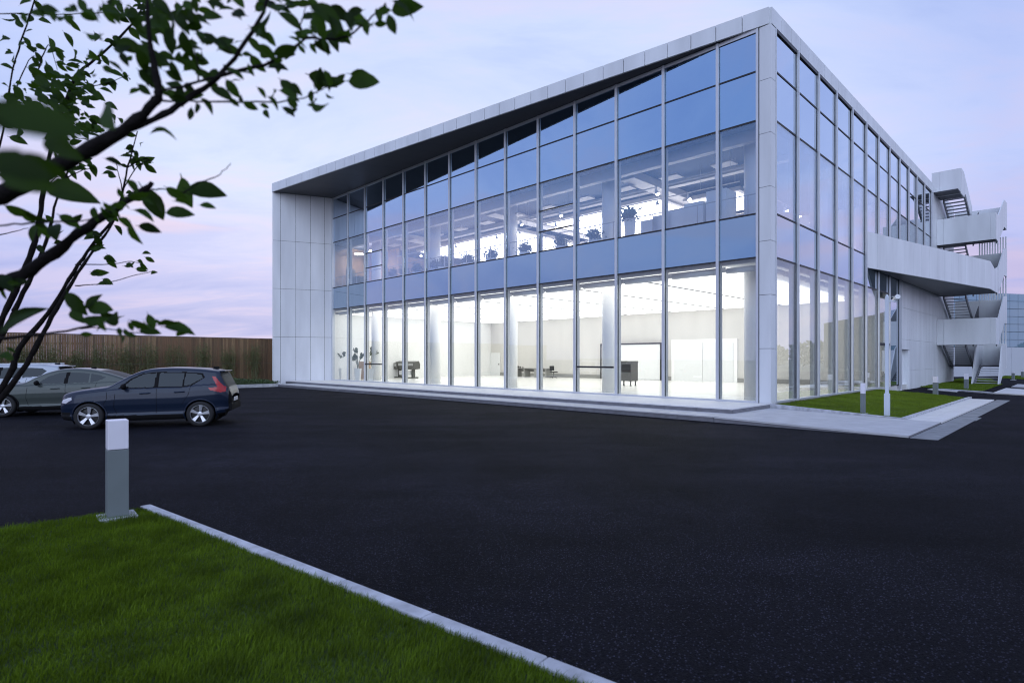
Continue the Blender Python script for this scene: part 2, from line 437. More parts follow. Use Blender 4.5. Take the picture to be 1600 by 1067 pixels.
# --- lower paving that slopes down round the corner
walk = empty('corner_pavement', FF.pt(-2.5, 3, 0)); tag(walk, kind='structure')
def zpave(a):               # height against distance right of the pier
    return ZL + (0.055 - ZL) * min(1.0, max(0.0, -a / 4.6))
def slab4(name, c, th, m, parent):
    """slab from 4 top corners"""
    c = [Vector(p) for p in c]
    return prism(name, c, Vector((0, 0, -th)), m, parent)
ax = 0.0
cells = [(-0.0, -1.2), (-1.2, -2.4), (-2.4, -3.6), (-3.6, -4.9)]
rows = [(0.09, 1.04), (1.04, 2.02), (2.02, 3.0), (3.0, 3.66), (3.66, 4.3)]
for a0, a1 in cells:
    for d0, d1 in rows:
        q = 0.003
        P = [FF.pt(a0 - q, d0 + q, zpave(a0)), FF.pt(a1 + q, d0 + q, zpave(a1)), FF.pt(a1 + q, d1 - q, zpave(a1)), FF.pt(a0 - q, d1 - q, zpave(a0))]
        slab4('paving_slab', P, 0.05, M_stone, walk)
    P = [FF.pt(a0, 0.06, zpave(a0) - 0.012), FF.pt(a1, 0.06, zpave(a1) - 0.012), FF.pt(a1, 4.285, zpave(a1) - 0.012), FF.pt(a0, 4.285, zpave(a0) - 0.012)]
    slab4('paving_bed', P, 0.2, M_riser, walk)
# strip beside the lawn
rr = 0.0
n_strip = 11
for i in range(n_strip):
    s0, s1 = 0.0 + i * 13.0 / n_strip, (i + 1) * 13.0 / n_strip
    q = 0.003
    z0 = 0.055 + 0.0 * i
    for d0, d1 in ((4.03, 4.47), (4.47, 4.9)):
        P = [FR.pt(s0 + q, d0 + q, z0), FR.pt(s1 - q, d0 + q, z0), FR.pt(s1 - q, d1 - q, z0), FR.pt(s0 + q, d1 - q, z0)]
        slab4('paving_slab', P, 0.05, M_stone2, walk)
slab4('paving_bed', [FR.pt(0, 4.02, 0.045), FR.pt(13.0, 4.02, 0.045), FR.pt(13.0, 4.89, 0.045), FR.pt(0, 4.89, 0.045)], 0.1, M_riser, walk)
# flush gutter strip
gut = empty('gutter_strip', FR.pt(4, 5.1, 0)); tag(gut, kind='structure')
for i in range(15):
    s0, s1 = -4.3 + i * 1.2, -4.3 + (i + 1) * 1.2
    w = 0.42 if i < 5 else 0.46
    FR.box('gutter_slab', s0 + 0.004, s1 - 0.004, 4.93, 4.93 + w + (0.12 if i < 6 else 0.0), -0.05, 0.012, M_gutter, gut)

# --- lawn beside the glass
def lawnz(a, d):      # FR coords
    t = min(1.0, max(0.0, d / 3.9))
    return 0.27 + (0.045 - 0.27) * t
LW = [(0.10, 0.08), (0.10, 3.88), (13.67, 3.88), (14.7, 0.08)]
lawn_r = sheet('lawn', [FR.pt(a, d, lawnz(a, d)) for a, d in LW], M_soil)
kr = empty('lawn_kerb', FR.pt(0, 3.9, 0)); tag(kr, kind='structure')
for i in range(4):
    d0, d1 = i * 3.96 / 4, (i + 1) * 3.96 / 4
    P = [FR.pt(-0.04, d0, lawnz(0, d0) + 0.05), FR.pt(-0.04, d1 - 0.006, lawnz(0, d1) + 0.05), FR.pt(0.09, d1 - 0.006, lawnz(0, d1) + 0.05), FR.pt(0.09, d0, lawnz(0, d0) + 0.05)]
    slab4('kerb_stone', P, 0.22, M_kerb, kr)
for i in range(14):
    s0, s1 = 0.095 + i * 13.6 / 14, 0.095 + (i + 1) * 13.6 / 14
    FR.box('kerb_stone', s0, s1 - 0.006, 3.89, 4.02, -0.1, 0.105, M_kerb, kr)

def blades(name, inside, x0, x1, y0, y1, dens, hgt, wid, zf, m, label, seed=1, fade=None, patch=True):
    r = np.random.default_rng(seed)
    n = int((x1 - x0) * (y1 - y0) * dens)
    x = r.uniform(x0, x1, n); y = r.uniform(y0, y1, n)
    k = inside(x, y)
    if fade is not None: k &= r.uniform(0, 1, n) < fade(x, y)
    x, y = x[k], y[k]; n = len(x)
    pn = 0.5 + 0.25 * np.sin(x * 3.1 + 1.3 * np.sin(y * 2.3)) + 0.25 * np.sin(y * 4.3 + 1.7 * np.sin(x * 1.9 + 0.6))
    pn2 = 0.5 + 0.5 * np.sin(x * 11.3 + 2.1 * np.sin(y * 7.7)) * np.sin(y * 9.1 + 1.9 * np.sin(x * 6.3))
    h = hgt * (0.4 + 0.5 * pn + 0.45 * pn2) * r.uniform(0.5, 1.3, n)
    tall = r.uniform(0, 1, n) < 0.03; h[tall] *= 1.55
    az = r.uniform(0, 2 * np.pi, n); lean = r.uniform(0.1, 0.75, n) * h
    ld = r.normal(0.6 * np.sin(x * 1.7 + y), 1.1, n)
    lx, ly = np.cos(ld) * lean, np.sin(ld) * lean
    wx_, wy_ = np.cos(az) * wid / 2, np.sin(az) * wid / 2
    z = zf(x, y)
    V = np.zeros((n, 5, 3))
    V[:, 0] = np.stack([x - wx_, y - wy_, z - 0.004], 1); V[:, 1] = np.stack([x + wx_, y + wy_, z - 0.004], 1)
    V[:, 2] = np.stack([x + wx_ * .8 + lx * .35, y + wy_ * .8 + ly * .35, z + h * .6], 1)
    V[:, 3] = np.stack([x - wx_ * .8 + lx * .35, y - wy_ * .8 + ly * .35, z + h * .6], 1)
    V[:, 4] = np.stack([x + lx, y + ly, z + h], 1)
    b = (np.arange(n) * 5)[:, None]
    me = strip_mesh(name, V.reshape(-1, 3), [b + np.array([[0, 1, 2, 3]]), b + np.array([[3, 2, 4]])], m)
    o = link(name, me); tag(o, label, 'grass', kind='stuff')
    return o
def inv_FR(x, y):
    rx, ry = x - C0.x, y - C0.y
    return (rx * FR.u.x + ry * FR.u.y), (rx * FR.n.x + ry * FR.n.y)
def in_lawn_r(x, y):
    a, d = inv_FR(x, y)
    amax = 14.7 - d * (1.03 / 3.8)
    return (a > 0.10) & (a < amax) & (d > 0.08) & (d < 3.9)
blades('side_lawn_grass', in_lawn_r, 9, 23, 17, 31, 1500, 0.05, 0.010, lambda x, y: 0.27 - 0.225 * np.clip(inv_FR(x, y)[1] / 3.9, 0, 1), M_grass2, 'bright mown grass of the side lawn below the glass', 3)

# --- foreground lawn with kerb
ZG = 0.09
K0 = g(235, 787, 0.1); K0.z = 0
K1d = (g(970, 1067, 0.1) - g(235, 787, 0.1)); K1d.z = 0; K1d.normalize()
K2d = (g(-120, 838, 0.1) - g(235, 787, 0.1)); K2d.z = 0; K2d.normalize()
n1 = Vector((K1d.y, -K1d.x, 0)); n1 = n1 if n1.dot(Vector((1, 1, 0))) < 0 else -n1     # into the lawn
n2 = Vector((K2d.y, -K2d.x, 0)); n2 = n2 if n2.dot(Vector((1, -1, 0))) > 0 else -n2
KP = [K0, K0 + K1d * 14, K0 + K1d * 14 + K2d * 14, K0 + K2d * 14]
sheet('foreground_lawn', [Vector((p.x, p.y, ZG - 0.02)) for p in KP], M_soil)
kf = empty('foreground_kerb', K0); tag(kf, kind='structure')
def kerb_run(start, d, nrm_in, n, L, w, z):
    for i in range(n):
        p0 = start + d * (i * L); p1 = start + d * ((i + 1) * L - 0.007)
        P = [p0 + Vector((0, 0, z)), p1 + Vector((0, 0, z)), p1 + nrm_in * w + Vector((0, 0, z)), p0 + nrm_in * w + Vector((0, 0, z))]
        o = slab4('kerb_stone', P, z + 0.1, M_kerb, kf)
        md = o.modifiers.new('bevel', 'BEVEL'); md.width = 0.012; md.segments = 2
kerb_run(K0, K1d, n1, 14, 1.0, 0.12, 0.10)
kerb_run(K0 + K2d * 0.0 + n1 * 0.0, K2d, n2, 12, 1.0, 0.085, 0.06)
def in_fore(x, y):
    r1 = (x - K0.x) * n1.x + (y - K0.y) * n1.y
    r2 = (x - K0.x) * n2.x + (y - K0.y) * n2.y
    return (r1 > 0.115) & (r2 > 0.065) & (y > 0.9) & (x > -1.9 * y - 1.5)
def fade_fore(x, y):
    return np.where((y > 2.6) & (x > -1.02 * y - 0.4), np.clip(1.25 - (y - 3.0) / 9.0, 0.35, 1.0), 0.22)
blades('foreground_grass', in_fore, -11.5, 3.2, 0.9, 7.4, 11000, 0.052, 0.0042, lambda x, y: ZG - 0.02 + 0 * x, M_grass, 'dark green unmown grass behind the concrete kerb in front', 5, fade_fore)
# ------------------------------------------------------------------ main building
bld = empty('office_building', C0)
tag(bld, 'two storey glass and white panel building with lit interior and wedge roof', 'building')
Z_SB, Z_ST, Z_T2, Z_T1, Z_GT = 5.525, 7.09, 10.42, 12.18, 13.62
Z_FB, Z_FT = 13.70, 14.29
FA = math.atan2(1143, 906)                                   # fascia direction, from straight ahead to the left
FAS = Frame(C0, math.radians(90) + FA, 1)                    # fascia frame
FLEN = 33.3
front_m = [1.916 + 2.28 * k for k in range(13)]
front_edges = [0.46] + front_m + [31.50]
side_m = [2.57 + 2.378 * k for k in range(12)]
side_edges = [0.43] + side_m
HR = 0.028

def mullion(F, a, z0, z1):
    o = F.box('mullion', a - 0.028, a + 0.028, -0.10, 0.018, z0, z1, M_dark, bld)
    F.box('mullion_cap', a - 0.052, a + 0.052, 0.020, 0.095, z0, z1, M_alu, o)
    F.box('inner_fin', a - 0.036, a + 0.036, -0.27, -0.102, z0, z1, M_inmull, o)
def bay(F, a0, a1, extra=False, rows=True, side=False):
    p0, p1 = a0 + 0.03, a1 - 0.03
    F.box('glass_pane', p0, p1, -0.03, 0, ZP + 0.07, Z_SB - HR, G_ground, bld)
    F.box('spandrel_pane', p0, p1, -0.06, 0, Z_SB + HR, Z_ST - HR, G_spandrel, bld)
    if extra:
        t1, t2 = Z_ST + 0.95, Z_ST + 1.95
        F.box('glass_pane', p0, p1, -0.03, 0, Z_ST + HR, t1 - HR, G_upper, bld)
        F.box('glass_pane', p0, p1, -0.03, 0.004, t1 + HR, t2 - HR, G_upper, bld)
        F.box('glass_pane', p0, p1, -0.03, 0, t2 + HR, Z_T2 - HR, G_upper, bld)
        for z in (t1, t2): F.box('transom', p0, p1, -0.05, 0.022, z - HR, z + HR, M_dark, bld)
    else:
        F.box('glass_pane', p0, p1, -0.03, 0, Z_ST + HR, Z_T2 - HR, G_upper, bld)
    F.box('opaque_pane', p0, p1, -0.06, 0, Z_T2 + HR, Z_T1 - HR, G_opaque, bld)
    F.box('opaque_pane', p0, p1, -0.06, 0, Z_T1 + HR, Z_GT - 0.06, G_opaque, bld)
    for z in (Z_SB, Z_ST, Z_T2, Z_T1): F.box('transom', p0, p1, -0.05, 0.022, z - HR, z + HR, M_dark, bld)
    F.box('head_frame', p0, p1, -0.05, 0.05, Z_GT - 0.058, Z_FB - 0.004, M_alu if not side else M_dark, bld)
    F.box('sill_frame', p0, p1, -0.06, 0.07, ZP + 0.0, ZP + 0.068, M_alu, bld)
for i in range(len(front_edges) - 1):
    bay(FF, front_edges[i], front_edges[i + 1], extra=i in (4, 11))
for a in front_m: mullion(FF, a, ZP, Z_FB - 0.01)
FF.box('end_frame', 31.44, 31.56, -0.1, 0.10, ZP, Z_FB - 0.01, M_alu, bld)
FF.box('end_frame', 0.405, 0.485, -0.1, 0.06, ZP, Z_FB - 0.005, M_alu, bld)
FR.box('end_frame', 0.405, 0.455, -0.1, 0.06, ZP, Z_FB - 0.005, M_alu, bld)
# side bays: full height up to the canopy, upper half only further back
N_GROUND = 7
for i in range(len(side_edges) - 1):
    a0, a1 = side_edges[i], side_edges[i + 1]
    if i < 8:
        bay(FR, a0, a1, side=True) if i < 6 else None
    if i in (6, 7):
        p0, p1 = a0 + 0.03, a1 - 0.03
        a1g = min(a1, 19.4)
        if i == 6:    # glazed door bay
            FR.box('door_glass', p0, p1, -0.03, 0, 2.75, Z_SB - HR, G_ground, bld)
            FR.box('door_head', p0, p1, -0.25, 0.05, 2.62, 2.75, M_dark, bld)
            dr = FR.box('glass_door', p0 + 0.62, p0 + 1.72, -0.06, 0, ZP, 2.62, G_ground, bld)
            FR.box('handle', p0 + 1.55, p0 + 1.59, 0.0, 0.05, 1.1, 1.5, M_alu, dr)
            FR.box('door_frame', p0, p0 + 0.6, -0.2, -0.05, ZP, 2.62, M_midgrey, bld)
            FR.box('door_side_glass', p0 + 1.74, p1, -0.06, 0, ZP, 2.62, G_ground, bld)
        else:
            FR.box('glass_pane', p0, min(p1, 19.36), -0.03, 0, ZP + 0.07, Z_SB - HR, G_spandrel, bld)
        FR.box('spandrel_pane', p0, p1, -0.06, 0, Z_SB + HR, Z_ST - HR, G_spandrel, bld)
        FR.box('transom', p0, p1, -0.05, 0.022, Z_SB - HR, Z_SB + HR, M_dark, bld)
    if i >= 6:
        p0, p1 = a0 + 0.03, a1 - 0.03
        FR.box('glass_pane', p0, p1, -0.03, 0, Z_ST + HR, Z_T2 - HR, G_upper, bld)
        FR.box('opaque_pane', p0, p1, -0.06, 0, Z_T2 + HR, Z_T1 - HR, G_opaque, bld)
        FR.box('opaque_pane', p0, p1, -0.06, 0, Z_T1 + HR, Z_GT - 0.06, G_opaque, bld)
        for z in (Z_ST, Z_T2, Z_T1): FR.box('transom', p0, p1, -0.05, 0.022, z - HR, z + HR, M_dark, bld)
        FR.box('head_frame', p0, p1, -0.05, 0.05, Z_GT - 0.058, Z_FB - 0.004, M_dark, bld)
for i, a in enumerate(side_m):
    mullion(FR, a, ZP if i < 8 else 6.6, Z_FB - 0.01)
# corner pier, clad in panels
pz = [0.10, 2.26, 4.165, 6.07, 7.98, 9.88, 11.78, 13.69]
FF.box('pier_core', 0.02, 0.39, -0.38, -0.02, 0.0, 13.69, M_joint, bld)
for z0, z1 in zip(pz[:-1], pz[1:]):
    P = [FF.pt(0, 0.03, z0 + 0.008), FF.pt(0.40, 0.03, z0 + 0.008), FF.pt(0.40, -0.06, z0 + 0.008), FF.pt(0.09, -0.06, z0 + 0.008), FF.pt(0.09, -0.40, z0 + 0.008), FF.pt(0, -0.40, z0 + 0.008)]
    P = [p + FR.n * 0.03 for p in P]
    prism('pier_panel', P, (0, 0, z1 - z0 - 0.016), M_panel, bld)

# fascia: front (skewed) and side
roof_pts = [FAS.pt(0.06, -0.05, 0), FAS.pt(FLEN, -0.05, 0), FF.pt(33.3, -2, 0), FF.pt(33.3, -38, 0), FR.pt(38.4, -0.04, 0), FR.pt(0.06, -0.04, 0)]
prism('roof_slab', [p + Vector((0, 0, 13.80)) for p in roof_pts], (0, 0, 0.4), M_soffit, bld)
FAS.box('fascia_core', 0.05, FLEN, -0.30, -0.05, Z_FB + 0.05, Z_FT - 0.04, M_joint, bld)
FR.box('fascia_core', 0.35, 29.5, -0.30, -0.05, Z_FB + 0.05, Z_FT - 0.05, M_joint, bld)
nf = 35
for i in range(nf):
    w = FLEN / nf
    FAS.box('fascia_panel', i * w + 0.014 + (0.02 if i == 0 else 0), (i + 1) * w - 0.014, -0.045, 0.04, Z_FB, Z_FT, M_panel, bld)
ns = 31
for i in range(ns):
    w = 29.6 / ns
    FR.box('fascia_panel', i * w + 0.014 - (0.0 if i else -0.02), (i + 1) * w - 0.014, -0.045, 0.045, Z_FB, Z_FT, M_panel, bld)
# soffit boards under the wedge
nso = 24
for i in range(nso):
    t0, t1 = i / nso, (i + 1) / nso
    q = 0.004
    A0, A1 = FAS.pt(FLEN * t0 + q, -0.06, 0), FAS.pt(FLEN * t1 - q, -0.06, 0)
    B0, B1 = FF.pt(0.1 + 31.5 * t0 + q, 0.04, 0), FF.pt(0.1 + 31.5 * t1 - q, 0.04, 0)
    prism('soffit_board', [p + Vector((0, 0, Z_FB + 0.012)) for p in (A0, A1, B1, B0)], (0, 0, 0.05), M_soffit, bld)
# left splayed wall
LW0 = FF.pt(31.56, 0.06, 0)
LW1 = FAS.pt(FLEN, -0.05, 0)
LD = (LW1 - LW0); LLEN = LD.length; LD.normalize()
FL = Frame(LW0, math.atan2(LD.y, LD.x), 1)
if FL.n.dot(Vector((1, -1, 0))) < 0: FL = Frame(LW0, math.atan2(LD.y, LD.x), -1)
FL.box('wall_core', 0, LLEN - 0.02, -0.28, -0.03, 0, 14.1, M_joint, bld)
cols_l = [0, 0.52, 1.5, 2.5, 3.52, LLEN]
rows_l = [0.10, 3.45, 6.88, 10.3, Z_FB + 0.01]
for a0, a1 in zip(cols_l[:-1], cols_l[1:]):
    for z0, z1 in zip(rows_l[:-1], rows_l[1:]):
        FL.box('wall_panel', a0 + 0.010, a1 - 0.010, -0.03, 0, z0 + 0.010, z1 - 0.010, M_panel_l, bld)
for z0, z1 in zip([0.0, 3.45, 6.88, 10.3], [3.45, 6.88, 10.3, Z_FT + 0.02]):
    FL.box('end_panel', LLEN, LLEN + 0.04, -0.30, 0.02, z0 + 0.005, z1 - 0.005, M_panel, bld)
FF.box('west_wall', 33.0, 33.3, -38, -0.4, 0, 14.1, M_panel, bld)
FF.box('north_wall', 0.3, 33.0, -38.3, -38.0, 0, 14.1, M_panel, bld)

# side wall of white cladding behind the canopy and above the stair
WZ = [0.0, 1.17, 3.05, 4.96, 6.86, 8.76, 10.66, 12.56, 14.29]
FR.box('wall_core', 19.42, 38.4, -0.35, -0.05, 2.45, 6.8, M_joint, bld)
FR.box('wall_core', 19.42, 20.3, -0.35, -0.05, 0, 2.45, M_panel, bld)
FR.box('wall_core', 22.0, 38.4, -0.35, -0.05, 0, 2.45, M_panel, bld)
FR.box('wall_core', 28.85, 38.4, -0.34, -0.05, 6.8, 14.2, M_joint, bld)
wp = (38.4 - 19.46) / 36
for i in range(36):
    a0, a1 = 19.46 + i * wp, 19.46 + (i + 1) * wp
    for j, (z0, z1) in enumerate(zip(WZ[:-1], WZ[1:])):
        if z0 > 6.5 and a0 < 28.7: continue
        if 20.2 < (a0 + a1) / 2 < 22.1 and z1 <= 3.06:
            if j == 1: FR.box('wall_panel', a0 + .004, a1 - .004, -0.05, 0, 2.46, z1 - .006, M_panel, bld)
            continue
        FR.box('wall_panel', a0 + .004, a1 - .004, -0.05, 0, z0 + .006, z1 - .006, M_panel, bld)
FR.box('end_frame', 19.38, 19.455, -0.1, 0.10, ZP - 0.2, 6.6, M_alu, bld)
FR.box('end_frame', 28.77, 28.845, -0.1, 0.10, 6.6, Z_FB, M_alu, bld)
dd = FR.box('service_door', 20.3, 22.0, -0.34, -0.30, 0, 2.44, M_panel, bld)
FR.box('handle', 20.5, 20.54, -0.30, -0.25, 1.0, 1.2, M_dark, dd)
FR.box('wall_window', 32.0, 32.7, 0.002, 0.012, 3.6, 4.75, M_midgrey, bld)

# ---- interior shell: ground floor
FF.box('ground_floor_slab', 0.1, 33.0, -37.9, -0.06, 0.0, ZP, M_floor, bld)
FF.box('back_wall', 0.3, 33.0, -17.25, -17.0, ZP, 5.42, M_beige, bld)
FF.box('inner_side_wall', 32.75, 33.0, -17.0, -0.5, ZP, 5.42, M_white, bld)
FF.box('upper_floor_slab', 0.42, 33.0, -37.9, -0.32, 5.42, 7.0, M_white, bld)
FF.box('back_room_wall', 0.6, 33.0, -19.6, -19.45, ZP, 5.42, M_midgrey, bld)
FF.box('wall_base', 0.4, 32.7, -16.998, -16.93, ZP, ZP + 0.28, M_midgrey, bld)
seams = [1.9, 5.7, 9.5, 13.3, 17.1, 20.9, 24.7, 28.5, 32.3]
for s0, s1 in zip(seams[:-1], seams[1:]):
    for e0, e1 in ((0.62, 16.7),):
        FF.box('ceiling_light_panel', s0 + 0.06, s1 - 0.06, -e1, -e0, 5.24, 5.30, M_light, bld)
for s0 in seams[1:-1]:
    FF.box('ceiling_seam', s0 - 0.055, s0 + 0.055, -16.7, -0.62, 5.215, 5.29, M_grey, bld)
FF.box('ceiling_track', 1.9, 32.3, -0.61, -0.60, 5.2, 5.40, M_white, bld)
# columns both storeys
def col_at(px, e):
    u = (px - CX) / FPX
    # C0 + s*u + (-e)*n
    bx, by = C0.x - e * FF.n.x, C0.y - e * FF.n.y
    s = (bx - u * by) / (u * FF.u.y - FF.u.x)
    return s
for px in (588, 680, 799, 952, 1177):
    s = col_at(px, 1.8)
    for z0, z1 in ((ZP, 5.42), (7.0, 10.44)):
        c = FF.pt(s, -1.8, 0)
        mb = MB(); mb.lathe([(0.34, z0), (0.34, z1)], 32, (c.x, c.y, 0))
        mb.build('column', M_white, bld, True)
for a in (9.5, 16.4):
    for z0, z1 in ((7.0, 10.44),):
        c = FR.pt(a, -1.15, 0)
        mb = MB(); mb.lathe([(0.34, z0), (0.34, z1)], 32, (c.x, c.y, 0)); mb.build('column', M_white, bld, True)
# doors in the back wall
dl = [(4.0, 0), (0, 0)]
def s_back(px, e=17.0): return col_at(px, e)
sa, sb = s_back(1147, 17), s_back(1055, 17)
FF.box('door_surround', sa - 0.25, sb + 0.25, -16.998, -16.90, ZP, 3.25, M_white, bld)
third = (sb - sa) / 2
for i in range(2):
    FF.box('sliding_door', sa + i * third + 0.01, sa + (i + 1) * third - 0.01, -16.898, -16.84, ZP, 3.0, M_pot, bld)
sa, sb = s_back(782, 17), s_back(767, 17)
d_ = FF.box('white_door', sa, sb, -16.998, -16.92, ZP, 2.45, M_pot, bld)
FF.box('handle', sa + 0.1, sa + 0.16, -16.918, -16.88, 1.3, 1.45, M_dark, d_)
# ---- interior shell: upper floor
FF.box('upper_ceiling', 0.42, 33.0, -37.9, -0.32, 10.45, 10.6, M_ceil2, bld)
FF.box('upper_back_wall', 0.6, 33.0, -16.2, -16.0, 7.0, 10.45, M_white, bld)
FF.box('upper_side_wall', 32.75, 32.98, -16.0, -0.5, 7.0, 10.45, M_tan, bld)
FF.box('timber_partition', 29.0, 32.7, -4.1, -3.9, 7.0, 10.2, M_tan, bld)
FF.box('edge_beam', 0.6, 32.7, -1.05, -0.75, 10.02, 10.44, M_duct, bld)
for s in (6.4, 15.4, 24.6):
    FF.box('ceiling_duct', s, s + 0.75, -15.5, -1.2, 9.95, 10.3, M_duct, bld)
for e in (4.0,):
    FF.box('ceiling_duct', 0.8, 28.8, -e - 0.35, -e, 10.08, 10.32, M_duct, bld)
for i in range(11):
    s = 2.2 + i * 2.4
    FF.box('air_grille', s, s + 0.9, -2.35, -1.75, 9.82, 9.9, M_duct, bld)
for s0, s1, e0, e1, z in ((17.4, 27.2, 4.7, 15.6, 9.78), (7.3, 14.66, 4.7, 15.6, 9.78), (3.9, 6.4, 6.2, 9.5, 9.78)):
    p = FF.box('ceiling_light_panel', s0, s1, -e1, -e0, z, z + 0.05, M_light2, bld)
    FF.box('panel_frame', s0 - 0.22, s1 + 0.22, -e1 - 0.22, -e0 + 0.22, z + 0.052, z + 0.24, M_duct, bld)
FF.box('guard_rail', 0.6, 32.6, -0.50, -0.465, 7.93, 7.965, M_duct, bld)
for s in range(1, 33, 2): FF.box('rail_post', s - 0.015, s + 0.015, -0.50, -0.47, 7.0, 7.93, M_duct, bld)
# track lights
spot_me = None
def track(F, a0, a1, e, z, n):
    o = F.box('light_track', a0, a1, -e - 0.02, -e + 0.02, z, z + 0.04, M_duct, bld)
    for i in range(n):
        a = a0 + (i + 0.5) * (a1 - a0) / n
        c = F.pt(a, -e, z)
        mb = MB(); mb.tube([c, c + Vector((0.0, -0.0, -0.14)), c + Vector((0.05, -0.06, -0.3))], [0.02, 0.07, 0.09], 8)
        sp_ = mb.build('spot_lamp', M_pot, o)
        mb = MB(); mb.tube([c + Vector((0.052, -0.062, -0.302)), c + Vector((0.058, -0.07, -0.33))], [0.085, 0.07], 8)
        mb.build('bulb', M_spot, o)
        F.box('hanger', a - 0.6, a - 0.588, -e - 0.005, -e + 0.005, z + 0.04, 10.44, M_duct, o)
track(FF, 2.5, 13.5, 3.2, 9.35, 7)
track(FF, 1.5, 15.5, 1.9, 9.5, 5)
track(FF, 14.5, 28, 3.2, 9.35, 7)
track(FF, 4.5, 27, 8.4, 9.3, 9)
track(FR, 4.0, 14.0, 2.4, 9.3, 6)
# ------------------------------------------------------------------ canopy walkway (part of the building) and external stair
CA0 = FR.pt(12.3, 0.06, 0); CA1 = FR.pt(28.07, 3.32, 0)
CD = (CA1 - CA0); CLEN = CD.length; CD.normalize()
FC = Frame(CA0, math.atan2(CD.y, CD.x), -1)
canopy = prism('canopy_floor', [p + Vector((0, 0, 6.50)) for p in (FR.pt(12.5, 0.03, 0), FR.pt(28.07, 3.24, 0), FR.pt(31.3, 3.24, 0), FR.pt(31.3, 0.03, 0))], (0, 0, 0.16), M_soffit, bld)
npn = 16
for i in range(npn):
    w = CLEN / npn
    FC.box('parapet_panel', i * w + 0.005, (i + 1) * w - 0.005, -0.10, 0.0, 6.46, 8.27, M_panel, bld)

M_stair = mat('stair_steel', (0.20, 0.21, 0.23), 0.5)
M_tread = mat('stair_tread', (0.52, 0.53, 0.56), 0.55)
st = empty('external_staircase', FR.pt(34, 1.7, 0))
tag(st, 'white clad zigzag outside staircase climbing the side wall to the roof', 'staircase')
def plate(name, sz, d0, d1, m, parent=st):
    return prism(name, [FR.pt(s, d0, z) for s, z in sz], FR.n * (d1 - d0), m, parent)
LV = [3.0, 6.62, 10.26, 13.78]
MV = [1.38, 4.81, 8.44, 12.02]
S0, S1, SE = 32.4, 36.3, 38.3
def flight(d0, d1, s0, z0, s1, z1, n):
    """open treads between two stringers"""
    for d in (d0, d1 - 0.06):
        plate('stringer', [(s0, z0 - 0.28), (s0, z0 + 0.06), (s1, z1 + 0.06), (s1, z1 - 0.28)], d, d + 0.06, M_stair)
    for i in range(n):
        t = (i + 0.5) / n
        s, z = s0 + (s1 - s0) * t, z0 + (z1 - z0) * t
        FR.box('tread', s - 0.17, s + 0.17, d0 + 0.06, d1 - 0.06, z - 0.03, z + 0.01, M_tread, st)
def panels_across(s, z0, z1, cuts):
    for a, b in zip(cuts[:-1], cuts[1:]):
        FR.box('parapet_panel', s - 0.06, s, a + 0.004, b - 0.004, z0, z1, M_panel, st)
for k, z in enumerate(LV):
    if k != 3:
        FR.box('landing', 31.06, S0, 0.02, 3.26, z - 0.10, z, M_soffit, st)
    else:
        FR.box('landing', 29.8, S0, 0.02, 1.40, z - 0.08, z, M_soffit, st)
    if k in (0, 2):
        panels_across(31.05, z - 0.11, z + 1.74, [0.01, 0.40, 1.70, 3.06, 3.34])
        plate('parapet_panel', [(31.055, z - 0.11), (31.055, z + 1.74), (S0, z + 1.74), (S0, z - 0.11)], 3.28, 3.34, M_panel)
    elif k == 3:
        panels_across(31.05, z - 0.11, z + 1.70, [-0.3, 0.18, 1.43])
        plate('parapet_panel', [(31.055, z - 0.11), (31.055, z + 1.70), (32.2, z + 1.70), (S1, z - 0.1), (S1, z - 1.9), (32.4, z - 0.11)], 1.37, 1.43, M_panel)
    else:
        plate('parapet_panel', [(28.08, z - 0.16), (28.08, z + 1.65), (S0 - 1.9, z + 1.4), (S0, z + 1.74), (S0, z - 0.11)], 3.26, 3.32, M_panel)
for k, z in enumerate(MV):
    FR.box('landing', S1, SE, 0.02, 3.26, z - 0.10, z, M_soffit, st)
    FR.box('parapet_panel', SE - 0.06, SE, 0.1, 1.66, z - 0.12, z + 1.7, M_panel, st)
    FR.box('parapet_panel', SE - 0.06, SE, 1.67, 3.27, z - 0.12, z + 1.7, M_panel, st)
# flights: outer lane climbs away, inner lane climbs back
starts = [0.0] + LV[:3]
for k in range(4):
    z0 = starts[k]; s0 = 33.0 if k == 0 else S0
    flight(1.90, 3.26, s0, z0 + 0.05, S1, MV[k], 9 if k else 8)
    flight(0.16, 1.52, S1, MV[k], S0, LV[k], 10)
    if k == 0:
        for d in (1.80, 3.28):
            plate('parapet_panel', [(32.5, 0.0), (33.3, 0.0), (S1, 1.1), (SE, 1.2), (SE, 2.95), (35.2, 2.95), (34.6, 2.7)], d, d + 0.07, M_panel)
    else:
        b = z0
        plate('parapet_panel', [(S0 + 0.005, b - 0.11), (S0 + 0.005, b + 1.74), (S1, b + 3.6), (SE, b + 3.75), (SE, b + 1.65), (S1, b + 1.55)], 3.28, 3.34, M_panel)
        plate('inner_panel', [(S0 + 0.02, b + 0.0), (S0 + 0.02, b + 1.15), (S1, b + 2.95), (S1, b + 1.8)], 1.80, 1.84, M_soffit)
for i in range(11):
    d = 1.62 + i * 0.16
    FR.box('screen_fin', SE + 0.01, SE + 0.12, d, d + 0.085, 1.3, 11.4, M_panel, st)

